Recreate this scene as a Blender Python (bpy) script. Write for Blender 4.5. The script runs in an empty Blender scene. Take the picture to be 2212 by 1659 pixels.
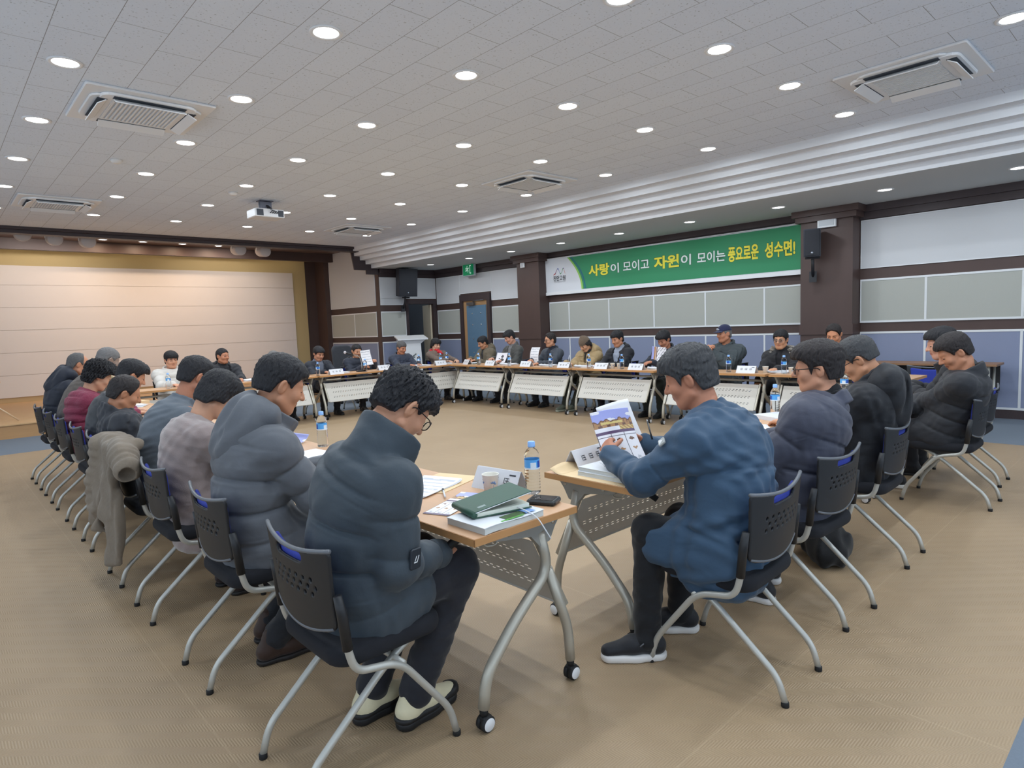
import bpy, bmesh, math, random
import numpy as np
from mathutils import Vector, Matrix
random.seed(7)
SC = bpy.context.scene
COL = SC.collection
PI = math.pi

# ------------------------------------------------------------------ camera
def make_camera():
    cd = bpy.data.cameras.new('camera')
    cd.sensor_fit = 'HORIZONTAL'
    cd.sensor_width = 36.0
    cd.lens = 1368.16 / 2212.0 * 36.0
    cd.clip_start = 0.05
    cd.clip_end = 100
    co = bpy.data.objects.new('camera', cd)
    COL.objects.link(co)
    Rm = ((0.73216699, -0.0910275, 0.67501518), (-0.68002806, -0.04146513, 0.73201263), (-0.03864369, -0.99498474, -0.09226065))
    co.matrix_world = Matrix(((Rm[0][0], -Rm[0][1], -Rm[0][2], 0.0),
                              (Rm[1][0], -Rm[1][1], -Rm[1][2], 0.0),
                              (Rm[2][0], -Rm[2][1], -Rm[2][2], 1.45),
                              (0, 0, 0, 1)))
    SC.camera = co
make_camera()

# ------------------------------------------------------------------ world and exposure
SC.view_settings.view_transform = 'Standard'
SC.view_settings.look = 'None'
SC.view_settings.gamma = 1.0
SC.view_settings.use_curve_mapping = False
SC.view_settings.exposure = 0.26
W = bpy.data.worlds.new('world')
SC.world = W
W.use_nodes = True
W.node_tree.nodes['Background'].inputs[0].default_value = (0.72, 0.86, 1.0, 1)
W.node_tree.nodes['Background'].inputs[1].default_value = 2.2
DOWNLIGHT_W = 8.5
SOFFIT_W = 6.5
STAGE_W = 9.0
LAMP_RGB = (0.84, 0.93, 1.0)
CH = 3.44       # main ceiling height
SH = 2.98       # lowered soffit height

# ------------------------------------------------------------------ helpers
def lin(c):
    r = []
    for v in c[:3]:
        v = v / 255.0
        r.append(v / 12.92 if v <= 0.04045 else ((v + 0.055) / 1.055) ** 2.4)
    return (r[0], r[1], r[2], 1.0)

MATS = {}
def mat(name, rgb, rough=0.6, metal=0.0, bump=None, spec=0.5, var=None, sheen=0.0, emit=None, alpha=None, trans=0.0, ior=1.45, stretch=None, sss=0.0):
    """bump=(scale, strength[, distance]); var=(scale, amount) mottles the colour"""
    if name in MATS:
        return MATS[name]
    m = bpy.data.materials.new(name)
    m.use_nodes = True
    nt = m.node_tree
    b = nt.nodes['Principled BSDF']
    b.inputs['Base Color'].default_value = lin(rgb)
    b.inputs['Roughness'].default_value = rough
    b.inputs['Metallic'].default_value = metal
    b.inputs['Specular IOR Level'].default_value = spec
    b.inputs['Sheen Weight'].default_value = sheen
    if trans:
        b.inputs['Transmission Weight'].default_value = trans
        b.inputs['IOR'].default_value = ior
    if emit:
        b.inputs['Emission Color'].default_value = lin(emit[0])
        b.inputs['Emission Strength'].default_value = emit[1]
    if sss:
        b.inputs['Subsurface Weight'].default_value = sss
        b.inputs['Subsurface Radius'].default_value = (0.01, 0.004, 0.002)
    tc = None
    def coord():
        nonlocal tc
        if tc is None:
            tcn = nt.nodes.new('ShaderNodeTexCoord')
            tc = tcn.outputs['Object']
            if stretch:
                mp = nt.nodes.new('ShaderNodeMapping')
                mp.inputs['Scale'].default_value = stretch
                nt.links.new(tc, mp.inputs['Vector'])
                tc = mp.outputs['Vector']
        return tc
    if var:
        n = nt.nodes.new('ShaderNodeTexNoise')
        n.inputs['Scale'].default_value = var[0]
        n.inputs['Detail'].default_value = 5
        nt.links.new(coord(), n.inputs['Vector'])
        mx = nt.nodes.new('ShaderNodeMix'); mx.data_type = 'RGBA'
        c0 = lin(rgb); a = var[1]
        mx.inputs['A'].default_value = (c0[0] * (1 - a), c0[1] * (1 - a), c0[2] * (1 - a), 1)
        mx.inputs['B'].default_value = (min(1, c0[0] * (1 + a)), min(1, c0[1] * (1 + a)), min(1, c0[2] * (1 + a)), 1)
        nt.links.new(n.outputs['Fac'], mx.inputs['Factor'])
        nt.links.new(mx.outputs['Result'], b.inputs['Base Color'])
    if bump:
        n = nt.nodes.new('ShaderNodeTexNoise')
        n.inputs['Scale'].default_value = bump[0]
        n.inputs['Detail'].default_value = 6
        nt.links.new(coord(), n.inputs['Vector'])
        bp = nt.nodes.new('ShaderNodeBump')
        bp.inputs['Strength'].default_value = bump[1]
        bp.inputs['Distance'].default_value = bump[2] if len(bump) > 2 else 0.01
        nt.links.new(n.outputs['Fac'], bp.inputs['Height'])
        nt.links.new(bp.outputs['Normal'], b.inputs['Normal'])
    MATS[name] = m
    return m

class MB:
    """collects shapes into one mesh"""
    def __init__(self):
        self.v = []; self.f = []; self.m = []; self.s = []; self.M = None
    def add(self, vs, fs, mi=0, smooth=False):
        o = len(self.v)
        if self.M is not None:
            vs = [tuple(self.M @ Vector(p)) for p in vs]
        self.v += [tuple(p) for p in vs]
        for f in fs:
            self.f.append(tuple(i + o for i in f)); self.m.append(mi); self.s.append(smooth)
        return self
    def box(self, lo, hi, mi=0):
        x0, y0, z0 = lo; x1, y1, z1 = hi
        return self.add([(x0, y0, z0), (x1, y0, z0), (x1, y1, z0), (x0, y1, z0), (x0, y0, z1), (x1, y0, z1), (x1, y1, z1), (x0, y1, z1)],
                        [(0, 3, 2, 1), (4, 5, 6, 7), (0, 1, 5, 4), (1, 2, 6, 5), (2, 3, 7, 6), (3, 0, 4, 7)], mi)
    def quad(self, a, b, c, d, mi=0):
        return self.add([a, b, c, d], [(0, 1, 2, 3)], mi)
    def prism(self, pts, d, mi=0, smooth=False):
        """polygon pts (3D, planar) extruded by vector d"""
        n = len(pts); d = Vector(d)
        v = [Vector(p) for p in pts] + [Vector(p) + d for p in pts]
        f = [tuple(range(n - 1, -1, -1)), tuple(range(n, 2 * n))]
        f += [(i, (i + 1) % n, n + (i + 1) % n, n + i) for i in range(n)]
        return self.add(v, f, mi, smooth)
    def lathe(self, prof, seg=24, mi=0, center=(0, 0, 0), smooth=True, caps=True):
        v = []; f = []
        n = len(prof)
        for i in range(seg):
            a = 2 * PI * i / seg
            for r, z in prof:
                v.append((center[0] + r * math.cos(a), center[1] + r * math.sin(a), center[2] + z))
        for i in range(seg):
            j = (i + 1) % seg
            for k in range(n - 1):
                f.append((i * n + k, j * n + k, j * n + k + 1, i * n + k + 1))
        if caps:
            f.append(tuple(i * n for i in range(seg - 1, -1, -1)))
            f.append(tuple(i * n + n - 1 for i in range(seg)))
        return self.add(v, f, mi, smooth)
    def tube(self, pts, r, seg=10, bend=0.0, mi=0, caps=True, bn=6):
        P = [Vector(p) for p in pts]
        if bend > 0 and len(P) > 2:
            Q = [P[0]]
            for i in range(1, len(P) - 1):
                a = (P[i - 1] - P[i]); c = (P[i + 1] - P[i])
                bl = min(bend, a.length * 0.48, c.length * 0.48)
                a = P[i] + a.normalized() * bl; c = P[i] + c.normalized() * bl
                for k in range(bn + 1):
                    t = k / bn
                    Q.append(a * (1 - t) ** 2 + P[i] * 2 * t * (1 - t) + c * t * t)
            Q.append(P[-1]); P = Q
        v = []; f = []
        up = None
        n = len(P)
        for i in range(n):
            t = (P[min(i + 1, n - 1)] - P[max(i - 1, 0)])
            if t.length < 1e-9: t = Vector((0, 0, 1))
            t.normalize()
            if up is None:
                up = t.orthogonal().normalized()
            else:
                up = (up - t * up.dot(t))
                up = up.normalized() if up.length > 1e-6 else t.orthogonal().normalized()
            s = t.cross(up)
            rr = r[i] if isinstance(r, (list, tuple)) else r
            for k in range(seg):
                a = 2 * PI * k / seg
                v.append(P[i] + up * rr * math.cos(a) + s * rr * math.sin(a))
        for i in range(n - 1):
            for k in range(seg):
                k2 = (k + 1) % seg
                f.append((i * seg + k, i * seg + k2, (i + 1) * seg + k2, (i + 1) * seg + k))
        if caps:
            f.append(tuple(range(seg - 1, -1, -1)))
            f.append(tuple((n - 1) * seg + k for k in range(seg)))
        return self.add(v, f, mi, True)
    def rbox(self, lo, hi, r, mi=0, n=3):
        """box with rounded vertical edges and small bevel on top and bottom"""
        x0, y0, z0 = lo; x1, y1, z1 = hi
        def ring(ins, z):
            o = []
            rr = max(r - ins, 1e-4)
            for cx, cy, a0 in ((x1 - r, y1 - r, 0), (x0 + r, y1 - r, PI / 2), (x0 + r, y0 + r, PI), (x1 - r, y0 + r, 1.5 * PI)):
                for k in range(n + 1):
                    a = a0 + PI / 2 * k / n
                    o.append((cx + rr * math.cos(a), cy + rr * math.sin(a), z))
            return o
        b = min(r * 0.5, (z1 - z0) * 0.3)
        R = [ring(b, z0), ring(0, z0 + b), ring(0, z1 - b), ring(b, z1)]
        m = len(R[0]); v = sum(R, []); f = []
        for i in range(3):
            for k in range(m):
                k2 = (k + 1) % m
                f.append((i * m + k, i * m + k2, (i + 1) * m + k2, (i + 1) * m + k))
        f.append(tuple(range(m - 1, -1, -1))); f.append(tuple(3 * m + k for k in range(m)))
        return self.add(v, f, mi)
    def build(self, name, mats, parent=None, loc=None, rotz=0.0):
        me = bpy.data.meshes.new(name)
        me.from_pydata([tuple(p) for p in self.v], [], self.f)
        if not isinstance(mats, (list, tuple)): mats = [mats]
        for m in mats: me.materials.append(m)
        me.polygons.foreach_set('material_index', self.m)
        me.polygons.foreach_set('use_smooth', self.s)
        me.update()
        o = bpy.data.objects.new(name, me)
        COL.objects.link(o)
        if parent is not None: o.parent = parent
        if loc is not None: o.location = loc
        if rotz: o.rotation_euler = (0, 0, rotz)
        return o

def tag(o, label, cat, group=None):
    o['label'] = label; o['category'] = cat
    if group: o['group'] = group
    return o
def struct(o):
    o['kind'] = 'structure'
    return o
def thing(name, label, cat, loc=(0, 0, 0), rotz=0.0, group=None):
    o = bpy.data.objects.new(name, None)
    o.empty_display_size = 0.1
    COL.objects.link(o)
    o.location = loc; o.rotation_euler = (0, 0, rotz)
    return tag(o, label, cat, group)
KIDS = {}
def copy_tree(o, parent=None):
    c = o.copy()
    COL.objects.link(c)
    if parent is not None: c.parent = parent
    for ch in [x for x in o.children]:
        copy_tree(ch, c)
    return c
def dup(o, loc, rotz, label=None, group=None):
    c = copy_tree(o)
    c.location = loc; c.rotation_euler = (0, 0, rotz)
    if label: c['label'] = label
    if group: c['group'] = group
    return c
def text_mesh(s, size, bold=0.0, extrude=0.001):
    """text as mesh data lying in XY, centred"""
    cu = bpy.data.curves.new('lettering', 'FONT')
    cu.body = s; cu.size = size; cu.offset = bold; cu.extrude = extrude
    cu.align_x = 'CENTER'; cu.align_y = 'CENTER'
    cu.resolution_u = 3
    o = bpy.data.objects.new('lettering', cu)
    COL.objects.link(o)
    dg = bpy.context.evaluated_depsgraph_get()
    me = bpy.data.meshes.new_from_object(o.evaluated_get(dg))
    bpy.data.objects.remove(o)
    bpy.data.curves.remove(cu)
    return me
ORD = ['first', 'second', 'third', 'fourth', 'fifth', 'sixth', 'seventh', 'eighth', 'ninth', 'tenth', 'eleventh', 'twelfth']
# ------------------------------------------------------------------ room shell
def floor_material():
    m = mat('beige_vinyl', (176, 153, 124), rough=0.42, spec=0.35)
    nt = m.node_tree; b = nt.nodes['Principled BSDF']
    def N(t, **k):
        n = nt.nodes.new(t)
        for a, v in k.items(): setattr(n, a, v)
        return n
    def M(op, a, c=None, d=None):
        n = N('ShaderNodeMath', operation=op)
        for i, x in enumerate((a, c, d)):
            if x is None: continue
            if isinstance(x, (int, float)): n.inputs[i].default_value = x
            else: nt.links.new(x, n.inputs[i])
        return n.outputs[0]
    tc = N('ShaderNodeTexCoord'); sep = N('ShaderNodeSeparateXYZ')
    nt.links.new(tc.outputs['Object'], sep.inputs[0])
    x, y = sep.outputs[0], sep.outputs[1]
    # herringbone weave: bands running along x-y diagonal of the sheet
    u = M('ADD', M('MULTIPLY', x, 0.7071), M('MULTIPLY', y, 0.7071))
    v = M('SUBTRACT', M('MULTIPLY', x, 0.7071), M('MULTIPLY', y, 0.7071))
    tri = M('ABSOLUTE', M('SUBTRACT', M('FRACT', M('MULTIPLY', u, 1 / 0.085)), 0.5))
    st = M('SINE', M('MULTIPLY', M('ADD', v, M('MULTIPLY', tri, 0.085)), 2 * PI / 0.0125))
    noise = N('ShaderNodeTexNoise'); noise.inputs['Scale'].default_value = 1.3; noise.inputs['Detail'].default_value = 6
    nt.links.new(tc.outputs['Object'], noise.inputs['Vector'])
    fine = N('ShaderNodeTexNoise'); fine.inputs['Scale'].default_value = 220; fine.inputs['Detail'].default_value = 3
    nt.links.new(tc.outputs['Object'], fine.inputs['Vector'])
    # sheet seams
    def seam(c, at):
        return M('LESS_THAN', M('ABSOLUTE', M('SUBTRACT', c, at)), 0.004)
    sm = seam(x, 0.655)
    for c, at in ((y, 1.09), (y, 5.42), (x, 2.48), (x, 4.3), (x, 6.1)):
        sm = M('MAXIMUM', sm, seam(c, at))
    fac = M('ADD', M('ADD', M('MULTIPLY', st, 0.13), M('MULTIPLY', M('SUBTRACT', noise.outputs['Fac'], 0.5), 0.55)),
            M('MULTIPLY', M('SUBTRACT', fine.outputs['Fac'], 0.5), 0.5))
    fac = M('ADD', M('ADD', fac, 0.5), M('MULTIPLY', sm, 0.18))
    rmp = N('ShaderNodeMix', data_type='RGBA')
    rmp.inputs['A'].default_value = lin((141, 117, 89)); rmp.inputs['B'].default_value = lin((184, 160, 130))
    nt.links.new(fac, rmp.inputs['Factor'])
    nt.links.new(rmp.outputs['Result'], b.inputs['Base Color'])
    bp = N('ShaderNodeBump'); bp.inputs['Strength'].default_value = 0.22; bp.inputs['Distance'].default_value = 0.002
    nt.links.new(M('ADD', st, M('MULTIPLY', fine.outputs['Fac'], 0.6)), bp.inputs['Height'])
    nt.links.new(bp.outputs['Normal'], b.inputs['Normal'])
    return m

def ceiling_material():
    m = mat('ceiling_tile', (214, 218, 222), rough=0.9, spec=0.2)
    nt = m.node_tree; b = nt.nodes['Principled BSDF']
    tc = nt.nodes.new('ShaderNodeTexCoord')
    mp = nt.nodes.new('ShaderNodeMapping'); mp.inputs['Rotation'].default_value = (0, 0, PI / 2); mp.inputs['Location'].default_value = (0.1, 0.155, 0)
    nt.links.new(tc.outputs['Object'], mp.inputs['Vector'])
    br = nt.nodes.new('ShaderNodeTexBrick')
    br.offset = 0.5
    br.inputs['Scale'].default_value = 1.0
    br.inputs['Brick Width'].default_value = 0.61
    br.inputs['Row Height'].default_value = 0.305
    br.inputs['Mortar Size'].default_value = 0.0022
    br.inputs['Mortar Smooth'].default_value = 0.1
    br.inputs['Color1'].default_value = lin((226, 233, 243)); br.inputs['Color2'].default_value = lin((222, 229, 240)); br.inputs['Mortar'].default_value = lin((150, 152, 156))
    nt.links.new(mp.outputs['Vector'], br.inputs['Vector'])
    vz = nt.nodes.new('ShaderNodeTexNoise'); vz.inputs['Scale'].default_value = 55; vz.inputs['Detail'].default_value = 4; vz.inputs['Roughness'].default_value = 0.7
    nt.links.new(tc.outputs['Object'], vz.inputs['Vector'])
    rp = nt.nodes.new('ShaderNodeValToRGB')
    rp.color_ramp.elements[0].position = 0.61; rp.color_ramp.elements[0].color = (0, 0, 0, 1)
    rp.color_ramp.elements[1].position = 0.68; rp.color_ramp.elements[1].color = (1, 1, 1, 1)
    nt.links.new(vz.outputs['Fac'], rp.inputs['Fac'])
    mx = nt.nodes.new('ShaderNodeMix'); mx.data_type = 'RGBA'
    mx.inputs['B'].default_value = lin((160, 165, 168))
    nt.links.new(rp.outputs['Color'], mx.inputs['Factor'])
    nt.links.new(br.outputs['Color'], mx.inputs['A'])
    nt.links.new(mx.outputs['Result'], b.inputs['Base Color'])
    return m

BROWN = mat('brown_wood_panel', (78, 60, 56), rough=0.5, var=(6, 0.12), stretch=(1, 1, 0.3))
BROWN_D = mat('dark_brown_trim', (62, 50, 52), rough=0.5, var=(8, 0.1))
WHITE_P = mat('white_fabric_panel', (207, 208, 211), rough=0.9, bump=(400, 0.15, 0.002))
GREY_P = mat('grey_fabric_panel', (178, 179, 172), rough=0.95, bump=(500, 0.3, 0.002), var=(300, 0.07))
BLUE_P = mat('blue_fabric_panel', (138, 146, 172), rough=0.95, bump=(500, 0.3, 0.002), var=(300, 0.07))
TRIM_W = mat('white_panel_frame', (226, 228, 230), rough=0.6)
PLASTER = mat('white_plaster', (224, 226, 230), rough=0.85)
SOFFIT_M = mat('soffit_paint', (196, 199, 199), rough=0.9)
CARPET = mat('blue_grey_carpet', (112, 122, 134), rough=0.9, bump=(250, 0.3, 0.003), var=(120, 0.1))
GOLD = mat('gold_fabric', (192, 170, 124), rough=0.75, bump=(300, 0.1, 0.002))
SCREEN = mat('cream_board', (222, 212, 206), rough=0.7, var=(3, 0.02))
STAGE_WOOD = mat('stage_wood', (205, 165, 118), rough=0.5, var=(9, 0.1), stretch=(0.25, 3, 1))
STAGE_FRONT = mat('stage_front_wood', (192, 148, 102), rough=0.5, var=(9, 0.1), stretch=(0.25, 1, 3))
BLACK_PL = mat('black_plastic', (38, 39, 42), rough=0.45, bump=(700, 0.12, 0.001))
CHROME_W = mat('white_gloss', (235, 236, 238), rough=0.35)

XW = 10.2; YW = 13.93; YS = 17.04; X0 = -2.6; Y0 = -3.0
mb = MB()
bx0, bx1, by0, by1 = -1.2, 8.28, 0.36, 10.66
mb.quad((bx0, by0, 0), (bx1, by0, 0), (bx1, by1, 0), (bx0, by1, 0), 0)
for a, c in (((X0, Y0), (XW, by0)), ((X0, by1), (XW, YS)), ((X0, by0), (bx0, by1)), ((bx1, by0), (XW, by1))):
    mb.quad((a[0], a[1], 0), (c[0], a[1], 0), (c[0], c[1], 0), (a[0], c[1], 0), 1)
struct(mb.build('floor', [floor_material(), CARPET]))

mb = MB()
xs = [7.66 + 0.15 * i for i in range(5)]
zs = [CH - (CH - SH) * i / 5 for i in range(6)]
mb.quad((X0, Y0, CH), (X0, YW - .25, CH), (xs[0], YW - .25, CH), (xs[0], Y0, CH), 0)
struct(mb.build('ceiling', [ceiling_material()]))
mb = MB()
for i in range(5):
    mb.quad((xs[i], Y0, zs[i]), (xs[i], YW, zs[i]), (xs[i], YW, zs[i + 1]), (xs[i], Y0, zs[i + 1]), 0)
    xn = xs[i + 1] if i < 4 else None
    if xn:
        mb.quad((xs[i], Y0, zs[i + 1]), (xs[i], YW, zs[i + 1]), (xn, YW, zs[i + 1]), (xn, Y0, zs[i + 1]), 0)
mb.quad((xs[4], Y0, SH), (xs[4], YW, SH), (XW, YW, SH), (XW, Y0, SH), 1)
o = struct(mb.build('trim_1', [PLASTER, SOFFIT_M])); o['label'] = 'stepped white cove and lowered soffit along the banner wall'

# right wall with its acoustic panels
mb = MB(); mb.box((XW, Y0, 0), (XW + .15, YW, SH + .5))
wall_r = struct(mb.build('wall_right', BROWN))
def panel(parent, axis, at, a0, a1, z0, z1, m, fw=0.028, name='fabric_panel', th=0.012):
    """framed panel on a wall; axis 'x': wall plane x=at facing -x, spans y; axis 'y': plane y=at facing -y, spans x"""
    def B(mb, lo, hi):
        (u0, w0, d0), (u1, w1, d1) = lo, hi
        if axis == 'x': mb.box((at - d1, u0, w0), (at - d0, u1, w1))
        else: mb.box((u0, at - d1, w0), (u1, at - d0, w1))
    b1 = MB(); B(b1, (a0, z0, 0.0), (a1, z1, th))
    p = b1.build(name, m, parent)
    f = MB()
    e = .0003
    B(f, (a0 + e, z0 - fw / 2, 0), (a1 - e, z0 + fw / 2, th + .006)); B(f, (a0 + e, z1 - fw / 2, 0), (a1 - e, z1 + fw / 2, th + .006))
    B(f, (a0 + e, z0 + fw / 2, 0), (a0 + fw / 2, z1 - fw / 2, th + .006)); B(f, (a1 - fw / 2, z0 + fw / 2, 0), (a1 - e, z1 - fw / 2, th + .006))
    f.build('panel_frame', TRIM_W, p)
ZB = ((0.13, 1.14, BLUE_P), (1.30, 1.905, GREY_P))
def bays(parent, axis, at, cuts, zb=ZB, white=True, wz=(2.08, 2.765)):
    for a0, a1 in zip(cuts[:-1], cuts[1:]):
        for z0, z1, m in zb: panel(parent, axis, at, a0, a1, z0, z1, m)
    if white: panel(parent, axis, at, cuts[0], cuts[-1], wz[0], wz[1], WHITE_P, fw=0.012)
bays(wall_r, 'x', XW, [4.17, 4.855, 5.93, 7.005, 8.08, 9.155, 9.73])
bays(wall_r, 'x', XW, [-2.9, -1.65, -0.6, 0.45, 1.507, 2.565, 3.40])
bays(wall_r, 'x', XW, [10.45, 11.66])
bays(wall_r, 'x', XW, [12.88, 13.88])
panel(wall_r, 'x', XW, 11.66, 12.88, 2.30, 2.765, WHITE_P, fw=0.012)
# pillars
for i, (a0, a1) in enumerate(((3.41, 4.15), (9.745, 10.43))):
    mb = MB(); mb.box((9.9, a0, 0), (XW, a1, SH))
    mb.box((9.885, a0 - .015, 1.13), (XW, a1 + .015, 1.28)); mb.box((9.885, a0 - .015, 0), (XW, a1 + .015, .12))
    mb.box((9.84, a0 - .06, SH - .17), (XW, a1 + .06, SH)); mb.box((9.80, a0 - .10, SH - .09), (XW, a1 + .10, SH))
    struct(mb.build('trim_%d' % (i + 2), BROWN))
mb = MB(); mb.box((XW - .05, Y0, SH - .20), (XW, YW, SH)); mb.box((XW - .09, Y0, SH - .10), (XW, YW, SH))
mb.box((8.46, YW - .05, SH - .20), (XW, YW, SH)); mb.box((8.46, YW - .09, SH - .10), (XW, YW, SH))
struct(mb.build('trim_4', BROWN_D))
mb = MB(); mb.box((XW - .02, Y0, 0), (XW, YW, .115)); struct(mb.build('baseboard_right', BROWN_D))

# door in the right wall
mb = MB()
for lo, hi in (((XW - .07, 11.68, 0), (XW, 11.79, 2.10)), ((XW - .07, 12.73, 0), (XW, 12.85, 2.10)), ((XW - .07, 11.68, 2.10), (XW, 12.85, 2.26))):
    mb.box(lo, hi)
d1 = struct(mb.build('door_1', BROWN_D)); d1['label'] = 'blue padded door with wooden edge in dark frame on the banner wall'
mb = MB(); mb.box((XW - .03, 11.79, 0.01), (XW - .005, 12.73, 2.10)); mb.build('door_leaf', mat('door_oak', (176, 138, 98), rough=.5, var=(8, .1)), d1)
mb = MB(); mb.box((XW - .045, 11.85, 0.1), (XW - .03, 12.60, 1.98)); pad = mb.build('door_pad', mat('door_blue', (92, 124, 150), rough=.5), d1)
mb = MB()
for yy in (12.05, 12.38):
    for zz in (.45, .8, 1.15, 1.5, 1.78):
        mb.M = Matrix.Translation((XW - .045, yy, zz)) @ Matrix.Rotation(-PI / 2, 4, 'Y')
        mb.lathe([(.02, 0), (.018, .006), (.008, .010)], 10)
mb.M = None
mb.build('stud', mat('steel', (190, 192, 195), rough=.3, metal=.9), pad)
mb = MB(); mb.box((XW - .11, 12.25, 1.99), (XW - .045, 12.52, 2.06)); mb.tube([(XW - .08, 12.3, 2.07), (XW - .16, 12.1, 2.09), (XW - .07, 11.9, 2.1)], .012)
mb.build('door_closer', mat('closer_metal', (110, 110, 112), rough=.4, metal=.7), d1)

# short wall beside the stage, with the open doorway, and the return wall
DX0, DX1 = 9.27, 10.06
mb = MB()
mb.box((8.45, YW, 0), (DX0, YW + .15, CH)); mb.box((DX1, YW, 0), (XW + .15, YW + .15, CH)); mb.box((DX0, YW, 2.10), (DX1, YW + .15, CH))
wall_b = struct(mb.build('wall_back_right', BROWN))
panel(wall_b, 'y', YW, 8.47, 9.20, .13, 1.14, BLUE_P); panel(wall_b, 'y', YW, 8.47, 9.20, 1.30, 1.905, GREY_P)
panel(wall_b, 'y', YW, 8.47, XW - .02, 2.24, 2.765, WHITE_P, fw=.012); panel(wall_b, 'y', YW, 8.47, 9.19, 2.08, 2.24, WHITE_P, fw=.006)
mb = MB()
for lo, hi in (((DX0 - .07, YW - .05, 0), (DX0, YW, 2.10)), ((DX1, YW - .05, 0), (DX1 + .1, YW, 2.10)), ((DX0 - .07, YW - .05, 2.10), (DX1 + .1, YW, 2.2))): mb.box(lo, hi)
d2 = struct(mb.build('door_2', BROWN_D)); d2['label'] = 'open doorway with dark frame beside the stage'
mb = MB(); mb.M = Matrix.Translation((DX1 - .02, YW + .02, 0)) @ Matrix.Rotation(math.radians(72), 4, 'Z')
mb.box((-.0, 0, .01), (.75, .045, 2.08)); mb.build('door_leaf', mat('door_edge_cream', (205, 190, 165), rough=.5), d2)
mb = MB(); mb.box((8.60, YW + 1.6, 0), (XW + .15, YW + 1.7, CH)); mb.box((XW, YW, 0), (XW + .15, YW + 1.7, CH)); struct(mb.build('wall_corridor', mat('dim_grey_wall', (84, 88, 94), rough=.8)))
mb = MB(); mb.box((8.45, YW + .15, 0), (8.60, YS, 4.1))
wall_s = struct(mb.build('wall_stage_side', BROWN))
mb = MB(); mb.box((8.45 - .15, YS - .55, 0), (8.45, YS, 4.1)); struct(mb.build('trim_5', BROWN))
for z0, z1, m in ((.35, 1.14, BLUE_P), (1.30, 1.905, GREY_P)):
    panel(wall_s, 'x', 8.45, YW + .16, 15.2, z0, z1, m); panel(wall_s, 'x', 8.45, 15.2, YS - .56, z0, z1, m)
panel(wall_s, 'x', 8.45, YW + .16, YS - .56, 2.08, 3.9, WHITE_P, fw=.012)
# other walls (behind and left of the camera)
def pane_material():
    m = bpy.data.materials.new('window_glass'); m.use_nodes = True; nt = m.node_tree; nt.nodes.clear()
    o = nt.nodes.new('ShaderNodeOutputMaterial'); mx = nt.nodes.new('ShaderNodeMixShader'); t = nt.nodes.new('ShaderNodeBsdfTransparent'); g = nt.nodes.new('ShaderNodeBsdfGlossy')
    g.inputs['Roughness'].default_value = .02; mx.inputs[0].default_value = .06
    nt.links.new(t.outputs[0], mx.inputs[1]); nt.links.new(g.outputs[0], mx.inputs[2]); nt.links.new(mx.outputs[0], o.inputs[0])
    return m
PANE = pane_material()
ALU = mat('window_aluminium', (200, 202, 205), rough=.4, metal=.4)
def window_wall(name, axis, at, a0, a1, top, wins, zb, zt, n0):
    """wall with daylight windows; axis 'x' plane x=at spans y, axis 'y' plane y=at spans x"""
    def B(mb, u0, u1, z0, z1, d0, d1):
        if axis == 'x': mb.box((at + d0, u0, z0), (at + d1, u1, z1))
        else: mb.box((u0, at + d0, z0), (u1, at + d1, z1))
    mb = MB(); B(mb, a0, a1, 0, zb, -.15, 0); B(mb, a0, a1, zt, top, -.15, 0)
    e = a0
    for w0, w1 in wins: B(mb, e, w0, zb, zt, -.15, 0); e = w1
    B(mb, e, a1, zb, zt, -.15, 0)
    struct(mb.build(name, PLASTER))
    for i, (w0, w1) in enumerate(wins):
        mb = MB(); f = .05
        B(mb, w0, w1, zb, zb + f, -.10, -.04); B(mb, w0, w1, zt - f, zt, -.10, -.04); B(mb, w0, w0 + f, zb, zt, -.10, -.04); B(mb, w1 - f, w1, zb, zt, -.10, -.04); B(mb, (w0 + w1) / 2 - .03, (w0 + w1) / 2 + .03, zb, zt, -.10, -.04)
        wo = struct(mb.build('window_%d' % (n0 + i), ALU))
        mb = MB(); B(mb, w0 + f, w1 - f, zb + f, zt - f, -.073, -.067); mb.build('pane', PANE, wo)
        pl = bpy.data.lights.new('portal', 'AREA'); pl.shape = 'RECTANGLE'; pl.cycles.is_portal = True
        po = bpy.data.objects.new('light', pl); COL.objects.link(po); po.parent = wo
        pl.size = w1 - w0; pl.size_y = zt - zb
        c = (w0 + w1) / 2; zc = (zb + zt) / 2
        if axis == 'x': po.location = (at - .16, c, zc); po.rotation_euler = (PI / 2, 0, -PI / 2)
        else: po.location = (c, at - .16, zc); po.rotation_euler = (PI / 2, 0, 0); po.rotation_euler = (-PI / 2, PI, 0)
window_wall('wall_left', 'x', X0, Y0, YS, 4.1, [(-2.4, -.1), (.3, 2.6), (3.0, 5.3), (5.7, 8.0), (8.4, 10.7)], .90, 2.75, 1)
window_wall('wall_front', 'y', Y0, X0 - .15, XW + .15, CH + .2, [(-2.2, .1), (.5, 2.8), (3.2, 5.5), (5.9, 8.2)], .90, 2.75, 6)

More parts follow.
